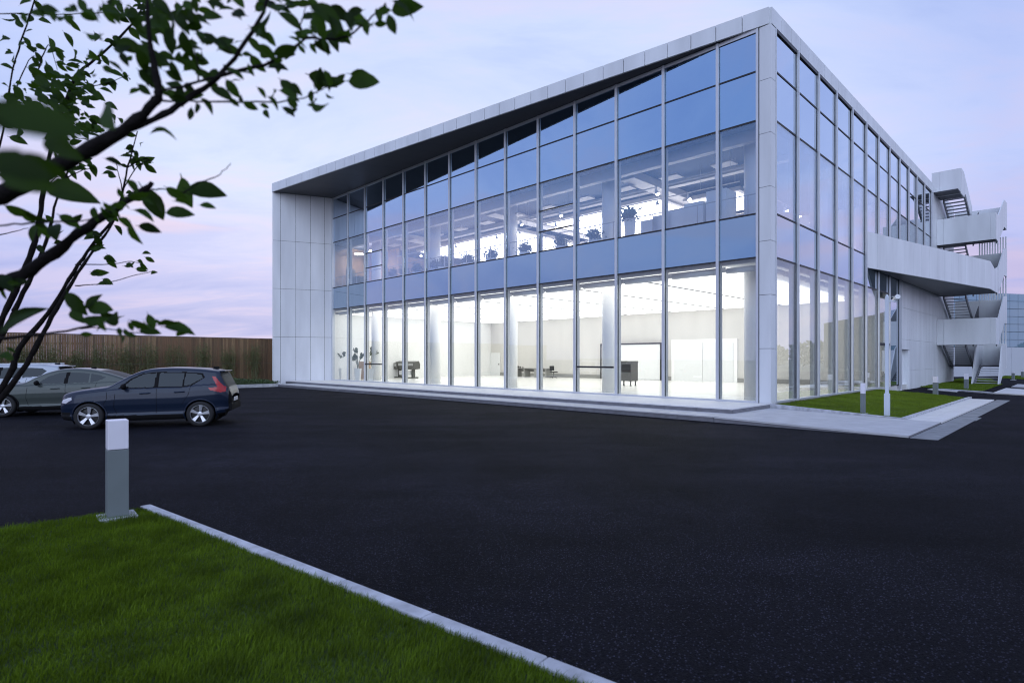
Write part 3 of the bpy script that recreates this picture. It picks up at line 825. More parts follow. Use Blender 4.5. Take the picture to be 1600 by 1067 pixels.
# ------------------------------------------------------------------ far building on the right
fb = empty('background_building', (62, 66, 0))
tag(fb, 'low blue green glass building behind the outside staircase', 'building')
M_teal = glass('teal_glass', None, 0.20, (0.72, 0.86, 0.95), back=(0.20, 0.31, 0.38))
M_fwhite = mat('far_white_wall', (0.55, 0.57, 0.62), 0.6)
FB = Frame((44.0, 60.0, 0), math.radians(12), -1)
FB.box('core', -1.6, 60, -12, -0.06, 0, 8.75, M_joint, fb)
for i in range(30):
    for j in range(7):
        FB.box('glass_panel', -1.6 + i * 1.1 + 0.02, -1.6 + (i + 1) * 1.1 - 0.02, -0.05, 0, 3.1 + j * 0.82 + 0.02, 3.1 + (j + 1) * 0.82 - 0.02, M_teal, fb)
for i in range(12):
    FB.box('wall_panel', -1.6 + i * 2.8 + 0.01, -1.6 + (i + 1) * 2.8 - 0.01, -0.05, 0.01, 0, 3.09, M_fwhite, fb)
bx_ = FB.box('wall_box', 12.5, 13.0, 0.012, 0.25, 1.6, 2.2, M_grey, fb)

# far strips of lawn and paving by the stair
def gpoly(name, pts, z, m): return sheet(name, [g(x, y, z) for x, y in pts], m)
far_lawn = [(1432, 604), (1462, 597.5), (1500, 592.0), (1548, 592.0), (1566, 600.5), (1534, 611.5), (1470, 607.5)]
fl = gpoly('far_lawn', far_lawn, 0.03, M_soil)
def in_poly(poly):
    P = [(p.x, p.y) for p in poly]
    def f(x, y):
        ins = np.zeros(len(x), bool)
        j = len(P) - 1
        for i in range(len(P)):
            xi, yi = P[i]; xj, yj = P[j]
            c = ((yi > y) != (yj > y)) & (x < (xj - xi) * (y - yi) / (yj - yi + 1e-9) + xi)
            ins ^= c; j = i
        return ins
    return f
FLP = [g(x, y, 0.03) for x, y in far_lawn]
blades('stair_lawn_grass', in_poly(FLP), min(p.x for p in FLP), max(p.x for p in FLP), min(p.y for p in FLP), max(p.y for p in FLP), 420, 0.07, 0.02, lambda x, y: 0.03 + 0 * x, M_grass2, 'patch of green grass at the foot of the outside staircase', 9)
far_lawn2 = [(1560, 590.5), (1660, 596), (1660, 588), (1580, 584)]
gpoly('far_lawn', far_lawn2, 0.03, M_soil)
FLP2 = [g(x, y, 0.03) for x, y in far_lawn2]
blades('verge_grass', in_poly(FLP2), min(p.x for p in FLP2), max(p.x for p in FLP2), min(p.y for p in FLP2), max(p.y for p in FLP2), 150, 0.08, 0.03, lambda x, y: 0.03 + 0 * x, M_grass2, 'strip of grass before the far blue green building', 10)
def slab_px(name, pts, z, th, m):
    o = prism(name, [g(x, y, z) for x, y in pts], (0, 0, -th), m); o['kind'] = 'structure'; return o
slab_px('path_slab', [(1449, 608), (1468, 605.6), (1500, 609.8), (1494, 612)], 0.03, 0.05, M_stone2)
slab_px('pavement', [(1551, 613.5), (1572, 606.0), (1640, 611), (1620, 617.5)], 0.06, 0.08, M_stone2)
slab_px('kerb', [(1468, 607.6), (1470, 606.8), (1535, 611.2), (1551, 612.8), (1551, 614.2), (1535, 612.6)], 0.06, 0.08, M_kerb)
slab_px('pavement', [(1580, 604), (1590, 600), (1680, 604), (1670, 609)], 0.06, 0.08, M_stone)

# ------------------------------------------------------------------ bollards, pole
def bollard(px, py, ztop_px, w, zg, label, split=0.30, ang=45):
    p = g(px, py, zg); Y = p.y
    h = (py - ztop_px) / FPX * Y
    e = empty('bollard_light', p, math.radians(ang))
    tag(e, label, 'bollard', 'square bollard lights')
    hs = h * (1 - split)
    mb = MB(); mb.box(-w * .9, w * .9, -w * .9, w * .9, -0.06, 0.012); f = mb.build('footing', M_kerb, e, local=True)
    mb = MB(); mb.box(-w / 2, w / 2, -w / 2, w / 2, 0, hs - 0.004); o = mb.build('post', M_bollard, e, local=True)
    md = o.modifiers.new('bevel', 'BEVEL'); md.width = 0.006; md.segments = 2
    mb = MB(); mb.box(-w / 2 + .002, w / 2 - .002, -w / 2 + .002, w / 2 - .002, hs, h); o = mb.build('diffuser', M_diff, e, local=True)
    md = o.modifiers.new('bevel', 'BEVEL'); md.width = 0.008; md.segments = 2
    return e
bollard(183, 806, 655.5, 0.205, 0.085, 'tall square bollard light with white top standing in the front grass', ang=41)
bollard(1348.5, 646, 598.5, 0.125, 0.12, 'white topped bollard light on the side lawn next to the thin pole', 0.34, 40)
bollard(1461.8, 617.5, 588, 0.20, 0.05, 'white topped bollard light at the far corner of the side lawn', 0.32, 40)
bollard(1509.8, 608.5, 584, 0.20, 0.03, 'bollard light on the grass just before the outside staircase', 0.34, 40)
bollard(1583.2, 593.5, 581, 0.20, 0.03, 'small grey bollard in the distance past the staircase', 0.15, 40)
bollard(1597.5, 590, 579, 0.20, 0.03, 'farthest small grey bollard at the right picture edge', 0.15, 40)
pb = g(1386, 651.5, 0.055)
pe = empty('camera_pole', pb, math.radians(45))
tag(pe, 'slim pale steel pole with a small camera arm on the side lawn', 'pole')
hp = 3.82
mb = MB(); mb.box(-.07, .07, -.07, .07, -.03, 0.75); mb.build('sleeve', M_pole, pe, local=True)
mb = MB(); mb.box(-.045, .045, -.045, .045, 0.752, hp - 0.02); mb.build('mast', M_pole, pe, local=True)
mb = MB(); mb.tube([(0, 0, hp - .02), (0, 0, hp + .05)], [0.05, 0.03], 12); mb.build('cap', M_pole, pe, local=True)
mb = MB(); mb.box(0.03, 0.30, -0.20, -0.16, hp - .18, hp - .14); mb.box(0.02, 0.06, -0.2, 0.0, hp - .18, hp - .14); mb.build('arm', M_pole, pe, local=True)
mb = MB(); mb.tube([(0.10, -0.27, hp - .02), (0.36, -0.13, hp - .10)], [0.075, 0.07], 12); mb.box(0.09, 0.40, -0.30, -0.10, hp - 0.015, hp + .0); mb.build('camera', M_pot, pe, local=True)

# ------------------------------------------------------------------ timber fence, planter, bamboo
fence = empty('timber_fence', FF.pt(37.4, 10, 0))
tag(fence, 'tall brown fence of upright timber slats behind the parked cars', 'fence')
M_woods = [mat('cedar_slat_%s' % n, c, 0.7, var=0.2, vscale=3, vstretch=(6, 6, 0.5), bump=0.1) for n, c in
           (('red', (0.19, 0.108, 0.056)), ('brown', (0.175, 0.11, 0.058)), ('tan', (0.265, 0.17, 0.088)), ('dark', (0.135, 0.084, 0.046)))]
FN = Frame(FF.pt(37.4, -4.0, 0), FR.ang + math.pi, 1)    # runs towards the camera
if FN.n.dot(FF.u) > 0: FN = Frame(FF.pt(37.4, -4.0, 0), FR.ang + math.pi, -1)
i = 0; a = 0.0
while a < 34.0:
    w = 0.115
    wm = M_woods[random.choices([0, 1, 2, 3], [3, 4, 2, 2])[0]] if (int(a / 1.3) % 3) else M_woods[random.choices([0, 2, 1], [3, 3, 1])[0]]
    o = FN.box('slat', a, a + w, random.choice((0, 0.004, 0.008)), 0.04, 0.05, 3.40, wm, fence)
    a += w + 0.008; i += 1
FN.box('top_rail', -0.1, 34.1, -0.03, 0.06, 3.405, 3.46, M_woods[3], fence)
FN.box('back_rail', 0, 34, -0.06, -0.005, 1.6, 1.7, M_woods[3], fence)
FN.box('back_rail', 0, 34, -0.06, -0.005, 0.5, 0.6, M_woods[3], fence)
FN.box('back_rail', 0, 34, -0.07, -0.005, 2.8, 2.9, M_woods[3], fence)
mb = MB(); mb.tube([FN.pt(0, 1.1, 1.55), FN.pt(16, 1.1, 1.53), FN.pt(34, 1.1, 1.55)], 0.007, 5); w_ = mb.build('support_wire', M_grey); tag(w_, 'thin support wire strung along the bamboo in front of the fence', 'wire')
pl = empty('planter_bed', FF.pt(33, 8, 0)); tag(pl, kind='structure')
FF.box('soil', 31.25, 37.3, 3.8, 33, 0, 0.14, M_soil, pl)
k = 3.75
while k < 33:
    FF.box('kerb_stone', 31.02, 31.24, k, min(k + 1.2, 33) - 0.008, -0.05, 0.20, M_kerb, pl); k += 1.2
M_bam = mat('bamboo_leaf', (0.11, 0.125, 0.045), 0.55, island=0.5, transl=(0.3, (0.16, 0.2, 0.06)))
M_cane = mat('bamboo_cane', (0.13, 0.14, 0.06), 0.5)
def leaf_cloud(n, fpos, L, W, r, drop=0.5):
    P = np.array([fpos(r) for _ in range(n)])
    d = r.normal(0, 1, (n, 3)); d[:, 2] -= drop; d /= np.linalg.norm(d, axis=1)[:, None]
    s = np.cross(d, r.normal(0, 1, (n, 3))); s /= np.linalg.norm(s, axis=1)[:, None] + 1e-6
    l = L * r.uniform(.6, 1.3, n)[:, None]; w = W * r.uniform(.7, 1.2, n)[:, None]
    V = np.stack([P, P + d * l * .45 + s * w, P + d * l, P + d * l * .45 - s * w], 1).reshape(-1, 3)
    return V, (np.arange(n) * 4)[:, None] + np.array([[0, 1, 2, 3]])
def bamboo(a, h, wd, idx):
    c = FN.pt(a, 0.75, 0.14)
    e = empty('bamboo_clump', c); r = np.random.default_rng(100 + idx)
    mb = MB(); tops = []
    for q in range(16):
        b = Vector((r.normal(0, wd * .4), r.normal(0, 0.16), 0)); b = FN.u * b.x + FN.n * b.y
        t = b + FN.u * r.normal(0, .22) + FN.n * r.normal(0, .12) + Vector((0, 0, h * r.uniform(.7, 1.0)))
        mb.tube([b, (b + t) / 2 + FN.u * r.normal(0, .05), t], [0.012, .010, .004], 4); tops.append((b, t))
    mb.build('canes', M_cane, e, local=True)
    def fp(r):
        b, t = tops[r.integers(len(tops))]
        k = r.beta(2.0, 1.3)
        p = b.lerp(t, k) + Vector((r.normal(0, .13), r.normal(0, .13), r.normal(0, .08)))
        return (p.x, p.y, max(p.z, 0.05))
    V, F = leaf_cloud(1500, fp, 0.19, 0.014, r)
    link('foliage', strip_mesh('foliage', V, [F], M_bam), e, None, None, True)
    return e
# clumps by picture position along the fence (right to left)
def a_fence(px):
    u = (px - CX) / FPX; o = FN.pt(0, 0.75, 0)
    return (o.x - u * o.y) / (u * FN.u.y - FN.u.x)
places = [(398, 'first', ), (357, ''), (316, ''), (277, ''), (232, ''), (196, ''), (158, ''), (118, ''), (78, ''), (35, ''), (-5, '')]
blab = ['bamboo clump before the fence, closest to the white building wall',
        'bamboo clump before the fence, second from the white building wall',
        'bamboo clump before the fence, third from the white building wall, behind the blue car tail',
        'bamboo clump rising behind the roof of the dark blue car, nearer its rear',
        'bamboo clump rising behind the roof of the dark blue car, nearer its windscreen',
        'bamboo clump seen above the dark blue car bonnet against the fence',
        'bamboo clump above the tail of the grey green car',
        'bamboo clump above the middle of the grey green car roof',
        'bamboo clump just past the tail of the white car',
        'bamboo clump above the white car roof behind the slanting stems',
        'bamboo clump at the left picture edge before the fence']
for i, (p, lb) in enumerate(zip(places, blab)):
    a = a_fence(p[0])
    tag(bamboo(a, random.uniform(2.5, 3.05), random.uniform(.45, .8), i), lb, 'bamboo', 'bamboo clumps along the fence')
M_hedge = mat('hedge_leaf', (0.05, 0.085, 0.025), 0.5, island=0.45)
r = np.random.default_rng(55)
def hp_(r):
    d = r.uniform(3.95, 30); s = 31.5 + abs(r.normal(0, 1)) * 1.4
    hh = 0.16 + 0.34 * r.uniform(0, 1) ** .6 * (1 + .25 * math.sin(d * 2.1))
    if d < 4.6: hh *= .55
    p = FF.pt(min(s, 36.5), d, hh); return tuple(p)
V, F = leaf_cloud(26000, hp_, 0.10, 0.026, r, -0.5)
tag(link('low_hedge', strip_mesh('low_hedge', V, [F], M_hedge)), 'low dark green ground cover hedge along the planter kerb', 'hedge', kind='stuff')

# treeline off to the right, seen mirrored in the side glass
M_tl = mat('far_tree_leaf', (0.05, 0.065, 0.03), 0.7, island=0.4)
r = np.random.default_rng(77)
cent = [(70 + 7 * i * .35 + r.normal(0, 2), -12 + i * 5.2, r.uniform(2.2, 4.6)) for i in range(22)]
def tp(r):
    c = cent[r.integers(len(cent))]; v = r.normal(0, 1, 3); v /= np.linalg.norm(v)
    q = r.uniform(.5, 1) ** .5
    return (c[0] + v[0] * 2.6 * q, c[1] + v[1] * 3.0 * q, c[2] * (1 + .85 * v[2] * q) + 0.3)
V, F = leaf_cloud(15000, tp, 0.75, 0.3, r, 0)
tag(link('treeline', strip_mesh('treeline', V, [F], M_tl)), 'row of dark trees mirrored in the side glass', 'trees', kind='stuff')
# ------------------------------------------------------------------ things indoors, ground floor
def on_floor(px, e, d=0.0):
    s = col_at(px, e); return FF.pt(s, -e, ZP), s
def e_of(px, py, z=ZP):
    p = g(px, py, z); return -((p - C0).dot(FF.n)), (p - C0).dot(FF.u)
# framed screen on the back wall
sa, sb = s_back(1031.5, 16.6), s_back(940, 16.6)
scr = empty('framed_board', FF.pt((sa + sb) / 2, -16.6, ZP), FF.ang); tag(scr, 'large white board with thin black frame at the back of the lit hall', 'board')
def zb(px, py, e):
    s = col_at(px, e); return CAM_Z + (HY - py) / FPX * FF.pt(s, -e, 0).y
zt_, zb_ = zb(1031.5, 537.5, 16.6), zb(1031.5, 594.0, 16.6)
FF.box('surface', sa, sb, -16.66, -16.6, zb_, zt_, M_pot, scr)
for a0, a1, z0, z1 in ((sa - .11, sa, zb_ - .11, zt_ + .11), (sb, sb + .11, zb_ - .11, zt_ + .11), (sa, sb, zt_, zt_ + .11), (sa, sb, zb_ - .11, zb_)):
    FF.box('frame_bar', a0, a1, -16.68, -16.56, z0, z1, M_black, scr)
for a in (sa + .4, sb - .4):
    FF.box('foot', a - .05, a + .05, -16.9, -16.4, ZP, zb_ - .112, M_black, scr)
# grey cabinet on feet
e, s = e_of(980, 602.5)
cab = empty('tool_cabinet', FF.pt(s, -e, ZP), FF.ang); tag(cab, 'dark grey wheeled cabinet standing before the framed board', 'cabinet')
FF.box('body', s - .5, s + .5, -e - .35, -e + .35, ZP + .28, ZP + 1.32, M_grey, cab)
FF.box('top_lip', s - .52, s - .22, -e - .36, -e + .36, ZP + 1.322, ZP + 1.44, M_grey, cab)
FF.box('top_lip', s + .22, s + .52, -e - .36, -e + .36, ZP + 1.322, ZP + 1.44, M_grey, cab)
FF.box('drawer_front', s - .46, s + .46, -e + .352, -e + .37, ZP + .8, ZP + 1.25, M_black, cab)
for sx in (-.4, .4):
    for ey in (-.25, .25):
        p = FF.pt(s + sx, -e + ey, ZP); mb = MB(); mb.tube([p, p + Vector((0, 0, .1)), p + Vector((0, 0, .279))], [0.06, .04, .05], 8); mb.build('leg', M_grey, cab)
# desk row and office chair
e, s0 = e_of(860, 590.0); _, s1 = e_of(808, 590.0); s1 = col_at(806, e)
dk = empty('long_desk', FF.pt((s0 + s1) / 2, -e, ZP), FF.ang); tag(dk, 'long dark grey office desk against the pale back wall', 'desk')
FF.box('desk_top', s0, s1, -e - .4, -e + .4, ZP + .72, ZP + .77, M_midgrey, dk)
for k in range(4):
    a = s0 + (s1 - s0) * k / 3; a = min(max(a, s0 + .2), s1 - .2)
    FF.box('desk_pedestal', a - .06 - .1 * (k % 2), a + .06 + .1 * (k % 2), -e - .36, -e + .36, ZP, ZP + .718, M_midgrey, dk)
FF.box('modesty_panel', s0 + .41, s1 - .41, -e - .3, -e - .26, ZP + .45, ZP + .718, M_midgrey, dk)
for k, off in enumerate((0.3, .55, .85)):
    a = s1 - off
    o = FF.box('desk_clutter', a - .05, a + .05, -e - .05, -e + .05, ZP + .772, ZP + .93 - .04 * k, M_black, None)
    tag(o, ['tallest dark item on the long desk, at its left end', 'middle dark item on the left end of the long desk', 'lowest dark item on the left half of the long desk'][k], 'desk item', 'items on the long desk')
def office_chair(px, py, label):
    e, s = e_of(px, py); P = FF.pt(s, -e, ZP)
    c = empty('office_chair', P, 0.6); tag(c, label, 'chair')
    mb = MB(); mb.box(-.24, .24, -.23, .23, .44, .52); mb.build('seat', M_black, c, local=True)
    mb = MB(); mb.box(-.22, .22, .2, .26, .6, .98); mb.build('backrest', M_black, c, local=True)
    mb = MB(); mb.tube([(0, 0, .08), (0, 0, .44)], .025, 8); mb.tube([(0, .2, .46), (0, .24, .62)], .02, 6); mb.build('stem', M_grey, c, local=True)
    for k in range(5):
        t = k * 2 * math.pi / 5; mb = MB(); mb.tube([(0, 0, .1), (.28 * math.cos(t), .28 * math.sin(t), .06), (.3 * math.cos(t), .3 * math.sin(t), .0)], [.025, .02, .025], 6); mb.build('leg', M_black, c, local=True)
office_chair(865, 590.5, 'black swivel office chair at the end of the long desk')
# large format printer
e, s = e_of(636, 590.5)
pr = empty('plotter', FF.pt(s, -e, ZP), FF.ang); tag(pr, 'wide black and grey plotter on a stand inside the lit hall', 'printer')
M_plot = mat('plotter_body', (0.09, 0.09, 0.085), 0.45)
M_plot2 = mat('plotter_panel', (0.40, 0.40, 0.39), 0.45)
k_ = 1.0
s0_, s1_ = col_at(651.5, e), col_at(619.5, e)
mb = MB()
for prf in ((0,),):
    pts = [FF.pt(s0_, -e + x, ZP + z) for x, z in ((-.3, .75), (.3, .7), (.36, .95), (.2, 1.3), (-.2, 1.38), (-.32, 1.1))]
prism('body', pts, FF.u * (s1_ - s0_), M_plot, pr)
FF.box('end_block', s1_ - .75, s1_ - .02, -e + .30, -e + .42, ZP + .72, ZP + 1.22, M_plot, pr)
FF.box('display', s1_ - .6, s1_ - .3, -e + .422, -e + .44, ZP + .95, ZP + 1.15, M_plot2, pr)
FF.box('cover', s0_ + .1, s1_ - .8, -e + .30, -e + .39, ZP + 1.0, ZP + 1.2, M_plot2, pr)
for sx in (s0_ + .5, s1_ - .5):
    FF.box('leg', sx - .12, sx + .12, -e - .1, -e + .1, ZP + .1, ZP + .74, M_plot, pr)
    FF.box('foot', sx - .14, sx + .14, -e - .4, -e + .45, ZP, ZP + .1, M_plot, pr)
FF.box('paper_bin', s0_ + .7, s1_ - .7, -e - .05, -e + .2, ZP + .25, ZP + .6, M_pot, pr)
e2, s2 = e_of(657, 588.5)
tr = empty('tool_trolley', FF.pt(s2, -e2, ZP), FF.ang); tag(tr, 'low grey machine table beside the plotter, half hidden by a column', 'machine')
FF.box('table', s2 - .6, s2 + .6, -e2 - .4, -e2 + .4, ZP + .35, ZP + .5, M_midgrey, tr)
for sx in (-.5, .5):
    for ey in (-.3, .3): FF.box('leg', s2 + sx - .04, s2 + sx + .04, -e2 + ey - .04, -e2 + ey + .04, ZP, ZP + .348, M_grey, tr)
FF.box('carriage', s2 - .2, s2 + .25, -e2 - .2, -e2 + .2, ZP + .502, ZP + .8, M_midgrey, tr)
FF.box('carriage_arm', s2 + .3, s2 + .36, -e2 - .3, -e2 + .3, ZP + .502, ZP + .95, M_grey, tr)
# push bars on the two entrance doors
for px0, px1, lb in ((570, 598, 'door with a black push bar next to the potted plants'), (901, 961, 'door')):
    s_a, s_b = col_at(px1, 0), col_at(px0, 0)
    FF.box('push_bar', s_a + .06, s_b - .06, 0.004, 0.07, 1.49, 1.57, M_black, bld)
ORD = 'first second third fourth fifth sixth seventh eighth ninth tenth eleventh twelfth thirteenth fourteenth'.split()
# roller blinds along the glass heads
for i in range(len(front_edges) - 1):
    a0, a1 = front_edges[i] + .12, front_edges[i + 1] - .12
    mb = MB(); mb.tube([FF.pt(a0, -.48, 5.22), FF.pt(a1, -.48, 5.22)], 0.11, 12)
    o = mb.build('roller_blind', M_pot, None, True); tag(o, 'rolled white blind in the %s front ground floor bay from the corner pier' % ORD[i], 'blind', 'roller blinds along the front glass')
for i in range(6):
    a0, a1 = side_edges[i] + .12, side_edges[i + 1] - .12
    mb = MB(); mb.tube([FR.pt(a0, -.48, 5.22), FR.pt(a1, -.48, 5.22)], 0.11, 12)
    o = mb.build('roller_blind', M_pot, None, True); tag(o, 'rolled white blind in the %s side ground floor bay from the corner pier' % ORD[i], 'blind', 'roller blinds along the side glass')
# plants in pots
def big_leaf(mb, p, d, L, W, r):
    d = Vector(d).normalized(); s = d.cross(Vector((r.normal(0, 1), r.normal(0, 1), .3))).normalized(); n = d.cross(s)
    pts = []
    for t, w in ((0, .02), (.25, .7), (.55, 1), (.8, .6), (1, 0.02)):
        c = p + d * L * t - Vector((0, 0, L * .25 * t * t))
        pts += [c - s * W * w, c + n * W * .15 * w, c + s * W * w]
    fs = []
    for k in range(4):
        b = k * 3; fs += [(b, b + 1, b + 4, b + 3), (b + 1, b + 2, b + 5, b + 4)]
    mb.add(pts, fs)
def pot_plant(P, ph, pr_, h, n, L, W, label, group, idx, pm=None, bushy=False):
    r = np.random.default_rng(300 + idx)
    e = empty('potted_plant', P); tag(e, label, 'potted plant', group)
    mb = MB(); q = pr_
    mb.add([(-q * .75, -q * .75, 0), (q * .75, -q * .75, 0), (q * .75, q * .75, 0), (-q * .75, q * .75, 0), (-q, -q, ph), (q, -q, ph), (q, q, ph), (-q, q, ph)], BOXF)
    mb.build('pot', pm or M_pot, e, local=True)
    mb = MB(); ml = MB()
    for k in range(n):
        t = r.uniform(0, 2 * math.pi); top = Vector((math.cos(t) * h * .22 * r.uniform(.2, 1), math.sin(t) * h * .22 * r.uniform(.2, 1), ph + h * r.uniform(.35, .85)))
        mb.tube([(0, 0, ph - .05), (top.x * .3, top.y * .3, ph + (top.z - ph) * .5), top], [.015, .012, .006], 5)
        for _ in range(3 if bushy else 2):
            big_leaf(ml, top, (math.cos(t) * r.uniform(.1, .8), math.sin(t) * r.uniform(.1, .8), r.uniform(.3, 1.2)), L * r.uniform(.7, 1.2), W, r)
    if bushy:
        ml = MB()
        V_, F_ = leaf_cloud(420, lambda r: tuple(np.array([0, 0, ph + h * .42]) + r.normal(0, 1, 3) * np.array([h * .26, h * .26, h * .22])), L, W, r, 0.2)
        ml.add([tuple(v) for v in V_], [tuple(int(i) for i in f) for f in F_])
    mb.build('stems', M_leafin, e, local=True); ml.build('leaves', M_leafin, e, local=True)
    return e
for k, (px, py, lb) in enumerate(((530.5, 592.3, 'leafy plant in white pot inside the glass next to the splayed wall'), (559, 594.0, 'leafy plant in tall white pot in the second pane from the splayed wall'), (581.5, 594.5, 'dark leafy plant behind the push bar door, partly behind a column'))):
    e, s = e_of(px, py); e = max(e, .9)
    pot_plant(FF.pt(col_at(px, e), -e, ZP), .85, .22, 1.5, 12, .46, .12, lb, 'tall plants inside the front glass', k)
for k, (px, w, c, lb) in enumerate(((538, .35, M_grey, 'dark grey panel leaning behind the first potted plant'), (566, .55, M_tan, 'tan timber box behind the second potted plant'))):
    s = col_at(px, 2.6); o = FF.box('crate', s - w, s + w, -3.0, -2.6, ZP, ZP + (1.15 if k == 0 else 1.35), c); tag(o, lb, 'box')

# ------------------------------------------------------------------ things indoors, upper floor (z = 7.0)
ZU = 7.0
def up(px, e, z=ZU): return FF.pt(col_at(px, e), -e, z)
ups = [(613, 1.0, 'bushy plant'), (632, 1.2, ''), (652, 1.0, ''), (679, .9, ''), (692, .9, ''), (731, 1.0, ''), (768, .9, ''), (820, .9, ''), (876, 1.0, ''), (928, .9, '')]
ulab = ['upstairs plant in the fourth bay from the splayed wall', 'upstairs plant at the right side of the fourth bay from the splayed wall', 'upstairs plant in the fifth bay from the splayed wall',
        'upstairs plant just before the second white column', 'upstairs plant at the right of the second white column', 'upstairs plant in the bay after the second white column',
        'wide upstairs plant before the glowing ceiling panel', 'upstairs plant right of the third white column', 'upstairs plant in a white planter two bays left of the tall pot', 'upstairs plant in the bay with opening windows']
for k, (px, e, _) in enumerate(ups):
    pot_plant(up(px, e), .40, .28, .6, 8, .16, .04, ulab[k], 'plants along the upper floor glass', 20 + k, bushy=True)
pot_plant(up(984, 1.3), 1.15, .22, .55, 8, .26, .04, 'spiky upstairs plant in a tall white pot left of the white plinths', 'plants along the upper floor glass', 40, bushy=True)
for k, (px, h, lb) in enumerate(((1022, .95, 'leftmost'), (1042, 1.05, 'second from left'), (1064, 1.15, 'middle'), (1091, 1.30, 'fourth from left'), (1126, 1.62, 'tallest, rightmost'))):
    s = col_at(px, 1.6)
    o = FF.box('display_plinth', s - .42, s + .42, -2.1, -1.2, ZU, ZU + h, M_pot); tag(o, lb + ' white display plinth on the upper floor near the corner', 'plinth', 'white plinths upstairs')
for k, (px, w, h, c, lb) in enumerate(((531, .3, .9, M_black, 'dark monitor on the upper floor in the leftmost bay'), (556, .6, 1.0, M_black, 'wide black cabinet on the upper floor in the second bay from the left'), (545, .25, 1.7, M_grey, 'tall dark stand on the upper floor behind the second mullion'))):
    s = col_at(px, 1.5); o = FF.box('cabinet', s - w, s + w, -1.9, -1.4, ZU, ZU + h, c); tag(o, lb, 'cabinet')
# warm lamps of the timber room
for s in (30.0, 31.6):
    c = FF.pt(s, -2.2, 9.9); mb = MB(); mb.lathe([(.34, -.03), (.34, .0)], 16, tuple(c)); mb.build('downlight', M_spot, bld)
# ------------------------------------------------------------------ parked cars
M_tyre = mat('tyre_rubber', (0.010, 0.010, 0.011), 0.75)
M_rim = mat('alloy_silver', (0.62, 0.63, 0.66), 0.3, 0.7)
M_rimd = mat('rim_dark', (0.012, 0.012, 0.014), 0.35)
M_clad = mat('black_cladding', (0.008, 0.008, 0.009), 0.8, spec=0.15)
M_carglass = glass('car_glass', None, 0.035, (0.9, 0.95, 1.0), back=(0.006, 0.008, 0.010), pw=6.0)
M_rearglass = mat('dark_rear_glass', (0.010, 0.012, 0.015), 0.45, spec=0.12)
M_cabin = mat('car_glass_front', (0.02, 0.025, 0.03), 0.05)
M_red = mat('tail_lamp_red', (0.26, 0.004, 0.008), 0.2, coat=0.4, emit=(1, 0.03, 0.03), estr=0.05)
M_amber = mat('reflector_red', (0.22, 0.02, 0.015), 0.2)
M_headl = mat('headlamp_clear', (0.55, 0.58, 0.62), 0.08, 0.2, coat=1.0)
def paint(name, c): return mat(name, c, 0.34, 0.15, coat=0.30, spec=0.3)
def interp(tab, x):
    xs = [p[0] for p in tab]; ys = [p[1] for p in tab]
    # smooth (catmull-like) through numpy cosine-free pchip
    return pchip(xs, ys, x)
def pchip(xs, ys, x):
    xs = np.array(xs, float); ys = np.array(ys, float); x = np.asarray(x, float)
    h = np.diff(xs); d = np.diff(ys) / h
    m = np.zeros(len(xs)); m[0] = d[0]; m[-1] = d[-1]
    for i in range(1, len(xs) - 1):
        m[i] = 0 if d[i - 1] * d[i] <= 0 else 2 * d[i - 1] * d[i] / (d[i - 1] + d[i])
    k = np.clip(np.searchsorted(xs, x) - 1, 0, len(h) - 1)
    t = np.clip((x - xs[k]) / h[k], 0, 1)
    return (2 * t**3 - 3 * t**2 + 1) * ys[k] + (t**3 - 2 * t**2 + t) * h[k] * m[k] + (-2 * t**3 + 3 * t**2) * ys[k + 1] + (t**3 - t**2) * h[k] * m[k + 1]
def inpoly(P, x, y):
    ins = False; j = len(P) - 1
    for i in range(len(P)):
        xi, yi = P[i]; xj, yj = P[j]
        if ((yi > y) != (yj > y)) and (x < (xj - xi) * (y - yi) / (yj - yi) + xi): ins = not ins
        j = i
    return ins
